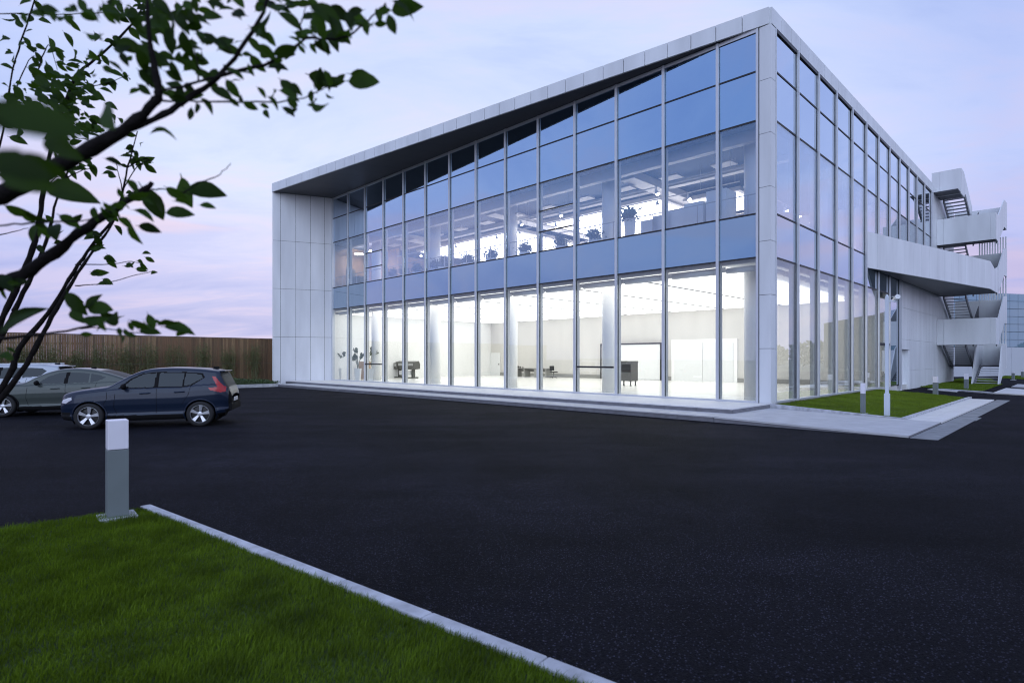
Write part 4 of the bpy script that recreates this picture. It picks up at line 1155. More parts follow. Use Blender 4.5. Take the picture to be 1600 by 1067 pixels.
def make_car(spec, P, ang, label, group='parked cars'):
    root = empty('parked_car', P, ang); tag(root, label, 'car', group)
    L = spec['L']; NX = 230
    X = np.linspace(0, L, NX)
    # finer at both ends
    t = np.linspace(0, 1, NX); X = L * (t - 0.06 * np.sin(2 * np.pi * t) * 1.0)
    zt = interp(spec['top'], X); zb = interp(spec['bot'], X); belt = np.minimum(interp(spec['belt'], X), zt - 0.02); W = interp(spec['plan'], X)
    NS, NT, NB = 64, 14, 3
    prof_t = [0, .06, .16, .24, .34, .50, .68, .86, 1.0]
    prof_w = [.90, .955, .992, .955, .962, .990, 1.0, .985, .945]
    lean = spec.get('lean', .36)
    nodes = np.zeros((NX, NS + NT + NB, 3))
    for i in range(NX):
        ze = zt[i] - .045
        be = min(belt[i], ze - .01)
        zs = np.linspace(zb[i], ze, NS)
        w = np.where(zs <= be, W[i] * np.interp((zs - zb[i]) / (be - zb[i]), prof_t, prof_w), 0)
        wb = W[i] * prof_w[-1]
        up_ = zs > be
        dz = zs - be
        w = np.where(up_, wb - .015 - lean * dz - .10 * dz * dz, w)
        we = w[-1]
        ang_ = np.linspace(0, 1, NT + 1)[1:]
        tw = we * (1 - ang_) ; 
        tz = ze + .045 * np.sqrt(np.clip(1 - (1 - np.clip(ang_ * 4, 0, 1)) ** 2, 0, 1)) * 1.0 + .028 * (1 - (1 - ang_) ** 2) * (we / .6)
        bt = np.linspace(0, 1, NB + 1)[:-1]
        row = [(X[i], w[0] * q, zb[i]) for q in bt] + [(X[i], w[k], zs[k]) for k in range(NS)] + [(X[i], tw[k], tz[k]) for k in range(NT)]
        nodes[i] = row
    NR = NS + NT + NB
    V = nodes.reshape(-1, 3).copy(); VR = V.copy(); VR[:, 1] *= -1
    # classification per quad
    wheels = spec['wheels']; rw = spec['rw']; arch = rw + .055; wz = rw
    cls = {}
    def face_class(i, j):
        c = (nodes[i, j] + nodes[i + 1, j] + nodes[i, j + 1] + nodes[i + 1, j + 1]) / 4
        x, y, z = c
        side = NB <= j < NB + NS - 1
        top = j >= NB + NS - 1
        for wx_ in wheels:
            if (x - wx_) ** 2 + (z - wz) ** 2 < arch ** 2 and abs(y) > .45: return None
        if side:
            for nm, P_ in spec['side']:
                if inpoly(P_, x, z): return nm
            if z < spec['clad'](x): return 'cladding'
            if x > spec['L'] - .07 and z < 1.0: return 'cladding'
        if top:
            for nm, x0, x1, m_ in spec['topcls']:
                if x0 < x < x1 and abs(y) < m_(x): return nm
        if j < NB: return 'cladding'
        return 'body'
    for i in range(NX - 1):
        for j in range(NR - 1):
            k = face_class(i, j)
            if k: cls.setdefault(k, []).append((i, j))
    # snap arch edge vertices to the circle
    def snap(v):
        for wx_ in wheels:
            d = math.hypot(v[0] - wx_, v[2] - wz)
            if d < arch and abs(v[1]) > .3 and d > arch * .7:
                v[0] = wx_ + (v[0] - wx_) * arch / d; v[2] = wz + (v[2] - wz) * arch / d
        return v
    V = np.array([snap(v) for v in V]); VR = V * np.array([1, -1, 1])
    mats = {'body': spec['paint'], 'cladding': M_clad, 'side_window': M_carglass, 'rear_side_window': M_carglass, 'quarter_window': M_carglass, 'windscreen': M_carglass, 'rear_window': M_rearglass,
            'tail_lamp': M_red, 'headlamp': M_headl, 'window_trim': M_clad, 'roof_panel': M_carglass}
    objs = {}
    for k, quads in cls.items():
        sides = [(V, 1), (VR, -1)]
        groups = [sides] if k in ('body', 'cladding', 'windscreen', 'rear_window', 'roof_panel') else [[sides[0]], [sides[1]]]
        for gset in groups:
            vv = []; ff = []; idx = {}
            for (VV, sg) in gset:
                loc = {}
                for i, j in quads:
                    q = [i * NR + j, (i + 1) * NR + j, (i + 1) * NR + j + 1, i * NR + j + 1]
                    for n_ in q:
                        if n_ not in loc: loc[n_] = len(vv); vv.append(tuple(VV[n_]))
                    f = [loc[n_] for n_ in q]
                    ff.append(tuple(f if sg > 0 else f[::-1]))
                if k in ('body', 'cladding'):      # end caps
                    for i in (0, NX - 1):
                        ring = [loc[i * NR + j] for j in range(NR) if i * NR + j in loc]
                        if len(ring) > 2: ff.append(tuple(ring if (sg > 0) == (i == 0) else ring[::-1]))
            me = bpy.data.meshes.new(k); me.from_pydata(vv, [], ff); me.materials.append(mats[k])
            bm = bmesh.new(); bm.from_mesh(me); bmesh.ops.remove_doubles(bm, verts=bm.verts, dist=.0004); bmesh.ops.recalc_face_normals(bm, faces=bm.faces)
            for f_ in bm.faces: f_.smooth = len(f_.verts) < 6
            bm.to_mesh(me); bm.free()
            o = link(k, me, root, None, None, True); objs.setdefault(k, o)
    def surf(x, z, sg, off=.0):
        i = int(np.clip(np.searchsorted(X, x), 1, NX - 1)); zs = nodes[i, NB:NB + NS, 2]; ys = nodes[i, NB:NB + NS, 1]
        return Vector((x, sg * (float(np.interp(z, zs, ys)) + off), z))
    # shut lines, handles, mirrors
    for sg in (1, -1):
        for line in spec['lines']:
            mb = MB(); pts = []
            for (xa, za), (xb, zb2) in zip(line[:-1], line[1:]):
                for q in np.linspace(0, 1, 8): pts.append(surf(xa + (xb - xa) * q, za + (zb2 - za) * q, sg, -.001))
            mb.tube(pts, .0065, 4); mb.build('shut_line', M_clad, root, local=True)
        for hx, hz in spec['handles']:
            p0, p1 = surf(hx - .11, hz, sg, .02), surf(hx + .11, hz + .012, sg, .02)
            mb = MB(); mb.tube([surf(hx - .125, hz, sg, 0), p0, p1, surf(hx + .125, hz + .012, sg, 0)], [.016, .02, .02, .016], 6); mb.build('handle', spec['paint'], root, local=True)
        mx, mz = spec['mirror']; b = surf(mx, mz, sg)
        mb = MB(); c = b + Vector((.02, sg * .14, .04))
        n_ = 10; vs = []; fs = []
        for a_ in range(7):
            ph = math.pi * a_ / 6
            for k in range(n_):
                th = 2 * math.pi * k / n_
                sx = .085 * math.sin(ph) * math.cos(th); sz = .085 * math.sin(ph) * math.sin(th); sy = .11 * math.cos(ph)
                vs.append(c + Vector((sx * (1 if sx < 0 else .5), sy, sz)))
        for a_ in range(6):
            for k in range(n_): fs.append((a_ * n_ + k, a_ * n_ + (k + 1) % n_, (a_ + 1) * n_ + (k + 1) % n_, (a_ + 1) * n_ + k))
        mb.add(vs, fs); mb.tube([b - Vector((0, sg * .03, 0)), c], [.03, .04], 6); mb.build('mirror', M_clad, root, True, True)
        # arch lips
        for wx_ in wheels:
            pts = []
            for q in np.linspace(-25, 205, 26):
                x = wx_ + arch * math.cos(math.radians(q)); z = wz + arch * math.sin(math.radians(q))
                z = max(z, .24)
                pts.append(surf(x, z, sg, .002))
            mb = MB(); mb.tube(pts, .022, 6); mb.build('arch_lip', spec.get('lip', M_clad), root, True, True)
        # wells
        for wx_ in wheels:
            mb = MB(); n_ = 20; vs = []; fs = []
            yo = sg * (W.max() - .06); yi = sg * .45
            for k in range(n_ + 1):
                q = math.radians(-30 + 240 * k / n_); x = wx_ + (arch + .004) * math.cos(q); z = wz + (arch + .004) * math.sin(q)
                vs += [(x, yo, z), (x, yi, z)]
            for k in range(n_): fs.append((2 * k, 2 * k + 1, 2 * k + 3, 2 * k + 2))
            fs.append(tuple(2 * k + 1 for k in range(n_ + 1)))
            mb.add(vs, fs); mb.build('wheel_well', M_clad, root, local=True)
            wheel(root, (wx_, sg * (W.max() - .075), rw), rw, sg, spec.get('spokes', 5))
    for nm, bxs, m_ in spec.get('extras', []):
        mb = MB(); mb.box(*bxs); o = mb.build(nm, m_, root, local=True)
        md = o.modifiers.new('bevel', 'BEVEL'); md.width = .012; md.segments = 2
    return root
def wheel(root, c, r, sg, nsp):
    c = Vector(c); n = 36
    M = Matrix.Translation(c) @ Matrix.Rotation(math.radians(-90 * sg), 4, 'X')
    mb = MB(); prof = [(r * .66, -.11), (r * .92, -.115), (r * .985, -.09), (r, -.04), (r, .04), (r * .985, .09), (r * .92, .115), (r * .72, .11), (r * .68, .10)]
    mb.lathe(prof, n)
    mb.f = mb.f[:-2]
    w = mb.build('wheel', M_tyre, root, True, True, M)
    mb = MB(); mb.lathe([(r * .70, -.10), (r * .70, .02), (r * .3, .03), (.01, .03)], n); mb.build('rim_barrel', M_rimd, w, local=True)
    mb = MB()
    for k in range(n):
        pass
    ring = [(r * .665, .085), (r * .70, .108), (r * .725, .105)]
    vs = []; fs = []
    for q in range(n):
        t = 2 * math.pi * q / n
        for rr_, zz_ in ring: vs.append((rr_ * math.cos(t), rr_ * math.sin(t), zz_))
    for q in range(n):
        for k in range(2): fs.append((q * 3 + k, ((q + 1) % n) * 3 + k, ((q + 1) % n) * 3 + k + 1, q * 3 + k + 1))
    mb.add(vs, fs)
    for k in range(nsp):
        t = 2 * math.pi * k / nsp + .2
        for off in (-.0, ):
            a0, a1 = t - .20, t + .20
            b0, b1 = t - .22, t + .22
            def pp(rr_, a_, z_): return (rr_ * math.cos(a_), rr_ * math.sin(a_), z_)
            vs = [pp(r * .16, a0 * 1 - .25, .06), pp(r * .16, a1 + .25, .06), pp(r * .68, b1, .092), pp(r * .68, b0, .092), pp(r * .16, a0 - .25, .085), pp(r * .16, a1 + .25, .085), pp(r * .68, b1 - .02, .108), pp(r * .68, b0 + .02, .108)]
            mb.add(vs, BOXF)
    mb.lathe([(r * .18, .05), (r * .18, .09), (r * .12, .098), (.01, .10)], 16)
    rm = mb.build('rim', M_rim, w, local=True)
suv = dict(L=4.44, paint=paint('deep_blue_paint', (0.008, 0.016, 0.036)), wheels=(0.87, 3.572), rw=.352,
    top=[(0, .80), (.04, .88), (.14, .945), (.5, 1.02), (1.0, 1.085), (1.22, 1.115), (1.5, 1.27), (1.8, 1.45), (2.05, 1.56), (2.35, 1.615), (2.8, 1.635), (3.4, 1.615), (3.9, 1.565), (4.06, 1.54), (4.13, 1.46), (4.27, 1.2), (4.37, 1.04), (4.42, .95), (4.44, .86)],
    bot=[(0, .36), (.12, .26), (.5, .22), (1.2, .205), (3.2, .215), (3.9, .27), (4.3, .36), (4.44, .46)],
    belt=[(0, .70), (.2, .87), (.6, .955), (1.2, 1.03), (1.6, 1.07), (3.0, 1.10), (3.5, 1.15), (4.1, 1.17), (4.44, .85)],
    plan=[(0, .60), (.06, .70), (.2, .80), (.5, .89), (1.0, .925), (2.2, .93), (3.4, .93), (3.95, .90), (4.2, .84), (4.36, .74), (4.44, .62)],
    side=[('side_window', [(1.62, 1.105), (2.39, 1.115), (2.43, 1.50), (2.13, 1.475), (1.86, 1.34)]),
          ('window_trim', [(2.39, 1.115), (2.50, 1.115), (2.52, 1.51), (2.43, 1.50)]),
          ('rear_side_window', [(2.50, 1.12), (3.10, 1.135), (3.13, 1.50), (2.52, 1.51)]),
          ('quarter_window', [(3.14, 1.14), (3.30, 1.17), (3.62, 1.36), (3.56, 1.46), (3.17, 1.50)]),
          ('tail_lamp', [(3.88, 1.39), (3.97, 1.40), (4.22, 1.13), (4.30, 1.10), (4.30, .97), (4.15, .95), (3.84, 1.02), (3.80, 1.08), (4.06, 1.10)]),
          ('window_trim', [(1.53, 1.085), (2.4, 1.09), (3.14, 1.11), (3.34, 1.145), (3.68, 1.37), (3.60, 1.49), (3.15, 1.53), (2.43, 1.535), (2.10, 1.50), (1.83, 1.37)]),
          ('headlamp', [(.04, .72), (.10, .80), (.38, .87), (.40, .80), (.22, .70)])],
    topcls=[('windscreen', 1.20, 2.02, lambda x: .66), ('rear_window', 4.11, 4.345, lambda x: .70), ('roof_panel', 2.25, 3.3, lambda x: .38)],
    clad=lambda x: .36 if .3 < x < 4.1 else .46,
    lines=[[(1.48, .95), (1.45, .6), (1.52, .40)], [(2.47, 1.08), (2.48, .8), (2.47, .40)], [(3.32, 1.15), (3.28, .92), (3.10, .62)], [(1.28, 1.0), (1.28, .8), (1.20, .66)]],
    handles=[(2.20, .945), (3.05, .97)], mirror=(1.70, 1.10),
    extras=[('spoiler', (3.98, 4.22, -.56, .56, 1.525, 1.56), None), ('roof_fin', (3.75, 3.93, -.03, .03, 1.60, 1.67), None), ('rear_bumper', (4.12, 4.455, -.70, .70, .42, .62), None), ('grille', (-.012, .03, -.42, .42, .48, .70), None), ('number_plate', (4.425, 4.452, -.26, .26, .66, .78), None), ('rear_reflector', (4.28, 4.40, .60, .70, .66, .70), None), ('lower_grille', (-.01, .03, -.5, .5, .33, .44), None)])
xm = {'spoiler': suv['paint'], 'roof_fin': M_clad, 'rear_bumper': M_clad, 'grille': M_clad, 'number_plate': M_pot, 'rear_reflector': M_amber, 'lower_grille': M_clad}
def rx(x):      # short overhangs
    return float(np.interp(x, [0, .87, 3.572, 4.44, 5], [0, .775, 3.477, 4.24, 4.8]))
for k_ in ('top', 'bot', 'belt', 'plan'): suv[k_] = [(rx(x), v) for x, v in suv[k_]]
suv['side'] = [(n_, [(rx(x), z) for x, z in P_]) for n_, P_ in suv['side']]
suv['topcls'] = [(n_, rx(a_), rx(b_), f_) for n_, a_, b_, f_ in suv['topcls']]
suv['lines'] = [[(rx(x), z) for x, z in l_] for l_ in suv['lines']]
suv['handles'] = [(rx(x), z) for x, z in suv['handles']]; suv['mirror'] = (rx(suv['mirror'][0]), suv['mirror'][1])
suv['wheels'] = (rx(.87), rx(3.572)); suv['L'] = rx(4.44)
suv['extras'] = [(n_, (rx(max(b_[0], 0)) + min(b_[0], 0), rx(b_[1]), *b_[2:]), m_) for n_, b_, m_ in suv['extras']]
suv['extras'] = [(n_, b_, xm[n_]) for n_, b_, _ in suv['extras']]
suv['lip'] = suv['paint']
import copy
coupe = copy.copy(suv)
coupe.update(L=4.75, paint=paint('grey_green_paint', (0.060, 0.072, 0.066)), wheels=(0.90, 3.80), rw=.355,
    top=[(0, .66), (.05, .76), (.18, .88), (.6, .98), (1.1, 1.05), (1.35, 1.08), (1.7, 1.27), (2.05, 1.44), (2.4, 1.53), (2.8, 1.56), (3.3, 1.52), (3.8, 1.40), (4.2, 1.26), (4.5, 1.15), (4.64, 1.10), (4.70, 1.0), (4.75, .8)],
    bot=[(0, .34), (.12, .24), (.5, .20), (1.2, .19), (3.4, .20), (4.2, .26), (4.6, .34), (4.75, .42)],
    belt=[(0, .64), (.2, .80), (.6, .90), (1.3, 1.0), (2.0, 1.03), (3.2, 1.06), (3.9, 1.10), (4.5, 1.08), (4.75, .85)],
    plan=[(0, .62), (.06, .72), (.2, .82), (.5, .90), (1.0, .93), (2.2, .94), (3.7, .93), (4.3, .89), (4.6, .83), (4.75, .72)],
    side=[('side_window', [(1.78, 1.065), (2.55, 1.075), (2.60, 1.44), (2.40, 1.425), (2.08, 1.30)]),
          ('window_trim', [(2.55, 1.075), (2.66, 1.075), (2.70, 1.44), (2.60, 1.44)]),
          ('rear_side_window', [(2.66, 1.08), (3.28, 1.10), (3.28, 1.40), (2.70, 1.44)]),
          ('quarter_window', [(3.32, 1.10), (3.5, 1.13), (3.78, 1.26), (3.6, 1.33), (3.32, 1.39)]),
          ('tail_lamp', [(4.18, 1.10), (4.30, 1.12), (4.75, 1.02), (4.75, .93), (4.40, .96)]),
          ('headlamp', [(.04, .66), (.10, .74), (.42, .82), (.44, .77), (.24, .66)])],
    topcls=[('windscreen', 1.34, 2.36, lambda x: .64), ('rear_window', 3.55, 4.42, lambda x: .60), ('roof_panel', 2.5, 3.4, lambda x: .42)],
    clad=lambda x: .33 if .3 < x < 4.4 else .40,
    lines=[[(1.55, .95), (1.52, .6), (1.58, .36)], [(2.62, 1.06), (2.63, .8), (2.62, .36)], [(3.52, 1.10), (3.48, .9), (3.32, .60)]],
    handles=[(2.34, .90), (3.22, .92)], mirror=(1.84, 1.06),
    extras=[('roof_fin', (3.05, 3.2, -.03, .03, 1.555, 1.61), M_clad), ('rear_bumper', (4.45, 4.765, -.70, .70, .40, .58), M_clad), ('grille', (-.012, .03, -.3, .3, .44, .62), M_clad), ('lamp_bar', (4.66, 4.72, -.55, .55, .98, 1.02), M_red)])
coupe['lip'] = M_clad
estate = copy.copy(suv)
estate.update(L=4.8, paint=paint('pale_silver_paint', (0.42, 0.45, 0.50)), wheels=(0.90, 3.80), rw=.365,
    top=[(0, .74), (.05, .85), (.18, .97), (.6, 1.05), (1.1, 1.11), (1.35, 1.14), (1.7, 1.36), (2.05, 1.56), (2.4, 1.66), (2.9, 1.69), (3.6, 1.68), (4.3, 1.63), (4.45, 1.60), (4.5, 1.5), (4.62, 1.2), (4.74, 1.02), (4.8, .8)],
    belt=[(0, .70), (.2, .88), (.6, .98), (1.3, 1.06), (2.0, 1.09), (3.2, 1.13), (3.9, 1.17), (4.5, 1.15), (4.8, .85)],
    plan=[(0, .62), (.06, .72), (.2, .82), (.5, .90), (1.0, .935), (2.2, .94), (3.7, .94), (4.3, .91), (4.6, .86), (4.8, .74)],
    bot=[(0, .36), (.12, .26), (.5, .22), (1.2, .21), (3.4, .22), (4.2, .28), (4.6, .36), (4.8, .46)],
    side=[('side_window', [(1.80, 1.13), (2.55, 1.14), (2.60, 1.56), (2.36, 1.53), (2.05, 1.38)]),
          ('window_trim', [(2.55, 1.14), (2.65, 1.14), (2.70, 1.56), (2.60, 1.56)]),
          ('rear_side_window', [(2.65, 1.15), (3.32, 1.17), (3.34, 1.56), (2.70, 1.56)]),
          ('quarter_window', [(3.38, 1.17), (3.95, 1.22), (4.15, 1.42), (4.0, 1.52), (3.40, 1.56)]),
          ('tail_lamp', [(4.34, 1.40), (4.44, 1.40), (4.60, 1.06), (4.8, 1.0), (4.8, .9), (4.4, .92), (4.46, 1.05)]),
          ('headlamp', [(.04, .74), (.10, .82), (.38, .90), (.40, .82), (.22, .72)])],
    topcls=[('windscreen', 1.34, 2.30, lambda x: .66), ('rear_window', 4.47, 4.66, lambda x: .60)],
    clad=lambda x: .36 if .3 < x < 4.4 else .46,
    lines=[[(1.55, 1.0), (1.52, .6), (1.58, .4)], [(2.60, 1.12), (2.61, .8), (2.60, .4)], [(3.55, 1.15), (3.5, .95), (3.34, .62)]],
    handles=[(2.34, .98), (3.22, 1.0)], mirror=(1.85, 1.12),
    extras=[('spoiler', (4.36, 4.60, -.58, .58, 1.585, 1.62), estate['paint']), ('roof_fin', (4.1, 4.28, -.03, .03, 1.66, 1.72), M_clad), ('rear_bumper', (4.5, 4.815, -.72, .72, .42, .62), M_clad), ('roof_rail', (2.3, 4.2, .55, .59, 1.68, 1.72), M_alu), ('roof_rail', (2.3, 4.2, -.59, -.55, 1.68, 1.72), M_alu)])
estate['extras'][0] = ('spoiler', (4.36, 4.60, -.58, .58, 1.585, 1.62), paint('pale_silver_paint', (0.42, 0.45, 0.50)))
CAR_ANG = math.atan2(0.73, 2.60)
def place_car(spec, fw, label):
    """fw: ground point of the near front wheel; cars face left, near side is local -y"""
    d = Vector((math.cos(CAR_ANG), math.sin(CAR_ANG), 0)); n_ = Vector((-d.y, d.x, 0))
    hw = max(p[1] for p in spec['plan']) - .0
    P = Vector(fw) - d * spec['wheels'][0] + n_ * (hw)
    return make_car(spec, P, CAR_ANG, label)
place_car(suv, g(138.5, 671.0), 'dark blue compact SUV with red tail lamps parked in front')
place_car(coupe, g(4.5, 651.5), 'grey green fastback car parked behind the dark blue SUV')
place_car(estate, g(-92, 640.5), 'pale silver estate SUV at the left edge, behind the grey green car')

# ------------------------------------------------------------------ tree in the front left
M_bark = mat('tree_bark', (0.012, 0.010, 0.010), 0.9, spec=0.1, var=0.3, vscale=25, bump=0.4, bscale=90)
M_leaf = mat('tree_leaf', (0.013, 0.030, 0.005), 0.55, var=0.4, vscale=9, transl=(0.42, (0.045, 0.095, 0.006)), spec=0.12)
tree = empty('foreground_tree', (-4.7, 4.1, ZG)); tag(tree, 'leafy young tree reaching into the upper left, close to the camera', 'tree')
TB = Vector((-4.7, 4.1, ZG))
def smooth_pts(P, n=5):
    P = [Vector(p) for p in P]; out = []
    for i in range(len(P) - 1):
        p0, p1, p2, p3 = P[max(i - 1, 0)], P[i], P[i + 1], P[min(i + 2, len(P) - 1)]
        for k in range(n):
            t = k / n
            out.append(.5 * ((2 * p1) + (p2 - p0) * t + (2 * p0 - 5 * p1 + 4 * p2 - p3) * t * t + (3 * p1 - p0 - 3 * p2 + p3) * t ** 3))
    out.append(P[-1]); return out
def limb(pts, r0, r1, name='branch'):
    pts = smooth_pts(pts, 5)
    rs = np.random.default_rng(len(pts) + int(abs(pts[0].x) * 1000))
    n = len(pts)
    pts = [p + Vector(tuple(rs.normal(0, .0016, 3))) for p in pts]
    rads = [(r0 + (r1 - r0) * (i / (n - 1)) ** .8) * (1 + .10 * rs.normal()) for i in range(n)]
    mb = MB(); mb.tube(pts, rads, 8); mb.build(name, M_bark, tree, True)
    return pts
def pxl(P, Y0, Y1=None):
    Y1 = Y1 or Y0; n = len(P)
    return [at(x, y, Y0 + (Y1 - Y0) * i / max(1, n - 1)) for i, (x, y) in enumerate(P)]
# near limbs
limb([TB + Vector((0.05, 0, 0.0)), TB + Vector((.25, -.2, .8)), Vector((-3.4, 3.0, 1.75)), Vector((-2.2, 2.1, 2.17))] + pxl([(-60, 336), (0, 306), (106, 251), (190, 205), (240, 162), (247, 138), (234, 60), (229, -25)], 1.75, 1.7), .05, .0045)
limb(pxl([(165, 218), (255, 178), (300, 150), (345, 118), (395, 50), (425, -18)], 1.73, 1.8), .011, .005)
limb(pxl([(345, 118), (430, 95), (478, 62), (535, 60), (575, 32), (602, 8)], 1.76, 1.85), .006, .0022)
limb(pxl([(252, 158), (310, 158), (420, 160), (475, 152), (528, 131)], 1.72, 1.8), .0036, .0015)
limb(pxl([(240, 145), (310, 128), (345, 118)], 1.71, 1.76), .004, .004)
limb(pxl([(310, 128), (308, 95), (300, 60)], 1.74, 1.74), .0028, .0014)
limb(pxl([(468, 70), (470, 40), (480, 5)], 1.8, 1.8), .0028, .0014)
limb([TB + Vector((-.1, -.1, 0)), TB + Vector((.1, -.3, .7)), Vector((-3.7, 3.3, 1.4)), Vector((-2.6, 2.5, 1.95))] + pxl([(-40, 462), (0, 442), (25, 435), (85, 395), (150, 345), (205, 310), (239, 286)], 2.0, 2.0), .05, .0075)
limb(pxl([(205, 312), (238, 297), (268, 297), (302, 304)], 2.0, 2.0), .0035, .0016)
limb(pxl([(285, 302), (313, 286), (340, 275), (352, 264), (361, 256)], 2.0, 2.0), .0025, .0012)
limb(pxl([(-60, 536), (0, 530), (60, 523), (130, 512), (168, 500)], 1.9, 1.95), .008, .0025)
limb(pxl([(120, 513), (165, 513), (215, 520), (245, 519)], 1.95, 2.1), .0022, .0012)
limb(pxl([(-40, 356), (0, 352), (60, 348), (130, 345), (158, 338)], 1.8, 1.85), .004, .0018)
limb(pxl([(-150, 330), (-120, 270), (-60, 215), (20, 192), (70, 186)], 1.5, .46), .004, .0012, 'twig')
limb(pxl([(-90, 330), (-60, 290), (0, 262), (40, 262)], 1.6, .68), .004, .0014, 'twig')
# slim stems, farther off
stems = [([(0, 610), (30, 545), (75, 490), (115, 425), (150, 375), (182, 332), (200, 262), (215, 205)], .017, .003),
         ([(15, 606), (60, 535), (95, 470), (140, 400), (175, 350), (192, 300)], .015, .004),
         ([(-15, 540), (0, 505), (30, 440), (55, 375), (68, 300), (76, 250), (95, 180), (120, 118), (150, 92), (212, 32), (226, -10)], .018, .004),
         ([(5, 520), (25, 480), (55, 420), (75, 365), (92, 300), (112, 258)], .014, .004),
         ([(-10, 250), (5, 205), (20, 110), (42, 38), (56, -6)], .008, .004)]
for P, r0, r1 in stems:
    pts = pxl(P, 4.1, 4.0)
    if P[0][1] > 500:
        b = TB + Vector((random.uniform(-.15, .15), random.uniform(-.12, .12), 0))
        e0 = pts[0]
        pts = [b, b.lerp(e0, .5) + Vector((-.08, 0, -.1)), *pts]
        limb(pts, .03, r1, 'stem')
    else: limb(pts, r0, r1, 'stem')
for P, Y in (([(118, 447), (160, 443), (205, 432), (242, 423)], 4.05), ([(118, 414), (170, 413), (200, 409), (224, 412)], 4.05), ([(105, 277), (130, 266), (150, 262)], 4.0), ([(120, 137), (160, 132), (202, 118)], 4.0),
             ([(-20, 22), (40, 22), (100, 23), (160, 20), (208, 14)], 3.0), ([(20, 150), (45, 95), (60, 88)], 4.0), ([(60, 110), (75, 70), (90, 110)], 4.0), ([(190, 300), (215, 260), (235, 250)], 4.0), ([(192, 300), (185, 270), (180, 250)], 4.0),
             ([(76, 250), (40, 262), (10, 270)], 4.0), ([(95, 180), (130, 200), (150, 190)], 4.0), ([(68, 300), (85, 280), (95, 276)], 4.0), ([(200, 262), (225, 248), (240, 255)], 4.0), ([(112, 258), (140, 225), (160, 215)], 4.0), ([(-20, 372), (20, 362), (45, 356)], 3.6)):
    limb(pxl(P, Y), .0045 if Y > 3 else .003, .0016, 'twig')
# leaves
def leaf_me(k):
    r = np.random.default_rng(900 + k); vs = []; fs = []
    fold = .25 + .35 * r.uniform(); cur = r.uniform(.1, .45)
    st_ = [(0, .02), (.10, .12), (.25, .215), (.45, .265), (.65, .235), (.82, .15), (.93, .065), (1, .0)]
    wv = r.uniform(-.03, .03, len(st_))
    for (t, w), q in zip(st_, wv):
        z = -cur * t * t
        vs += [(t, -w * (1 + q), z + w * fold + q * .4), (t, 0, z), (t, w * (1 - q), z + w * fold - q * .4)]
    for i in range(len(st_) - 1):
        b = i * 3; fs += [(b, b + 3, b + 4, b + 1), (b + 1, b + 4, b + 5, b + 2)]
    vs += [(-.16, -.012, .01), (-.16, .012, .01)]; n_ = len(vs); fs.append((n_ - 2, 0, 2, n_ - 1))
    me = bpy.data.meshes.new('leaf'); me.from_pydata(vs, [], fs); me.materials.append(M_leaf)
    me.polygons.foreach_set('use_smooth', [True] * len(me.polygons)); return me
def vary_leaves():
    t = M_leaf.node_tree; oi = N(t, 'ShaderNodeObjectInfo')
    f = math_n(t, 'ADD', math_n(t, 'MULTIPLY', oi.outputs['Random'], 1.3), 0.45)
    b = t.nodes['Principled BSDF']; l = b.inputs['Base Color'].links[0]; src = l.from_socket
    sc = N(t, 'ShaderNodeVectorMath', operation='SCALE'); t.links.new(src, sc.inputs[0]); t.links.new(f, sc.inputs['Scale']); t.links.new(sc.outputs[0], b.inputs['Base Color'])
    tr = [n for n in t.nodes if n.type == 'BSDF_TRANSLUCENT'][0]
    s2 = N(t, 'ShaderNodeVectorMath', operation='SCALE'); s2.inputs[0].default_value = tuple(tr.inputs[0].default_value)[:3]; t.links.new(f, s2.inputs['Scale']); t.links.new(s2.outputs[0], tr.inputs[0])
vary_leaves()
LEAVES = [leaf_me(k) for k in range(6)]
leaf_n = [0]; joining = False
rl = np.random.default_rng(41)
def leaf(px, py, lpx, ang, Y, tilt=None):
    """leaf centred on a picture position at distance Y"""
    L = lpx / FPX * Y
    a = math.radians(ang)
    d = Vector((math.cos(a), rl.normal(0, .35), -math.sin(a))).normalized()
    nrm_ = Vector((rl.normal(0, .35), -1.0 if rl.uniform() < .75 else .6, rl.normal(.35, .55)))
    nrm_ = (nrm_ - d * nrm_.dot(d)).normalized()
    s = nrm_.cross(d)
    c = at(px, py, Y) - d * L * .5
    M = Matrix(((d.x * L, s.x * L, nrm_.x * L, c.x), (d.y * L, s.y * L, nrm_.y * L, c.y), (d.z * L, s.z * L, nrm_.z * L, c.z), (0, 0, 0, 1)))
    me = LEAVES[int(rl.integers(6))]
    if joining and leaf_n[0] >= 290:
        JOIN.add([M @ v.co for v in me.vertices], [tuple(p.vertices) for p in me.polygons])
    else:
        link('leaf', me, tree, M); leaf_n[0] += 1
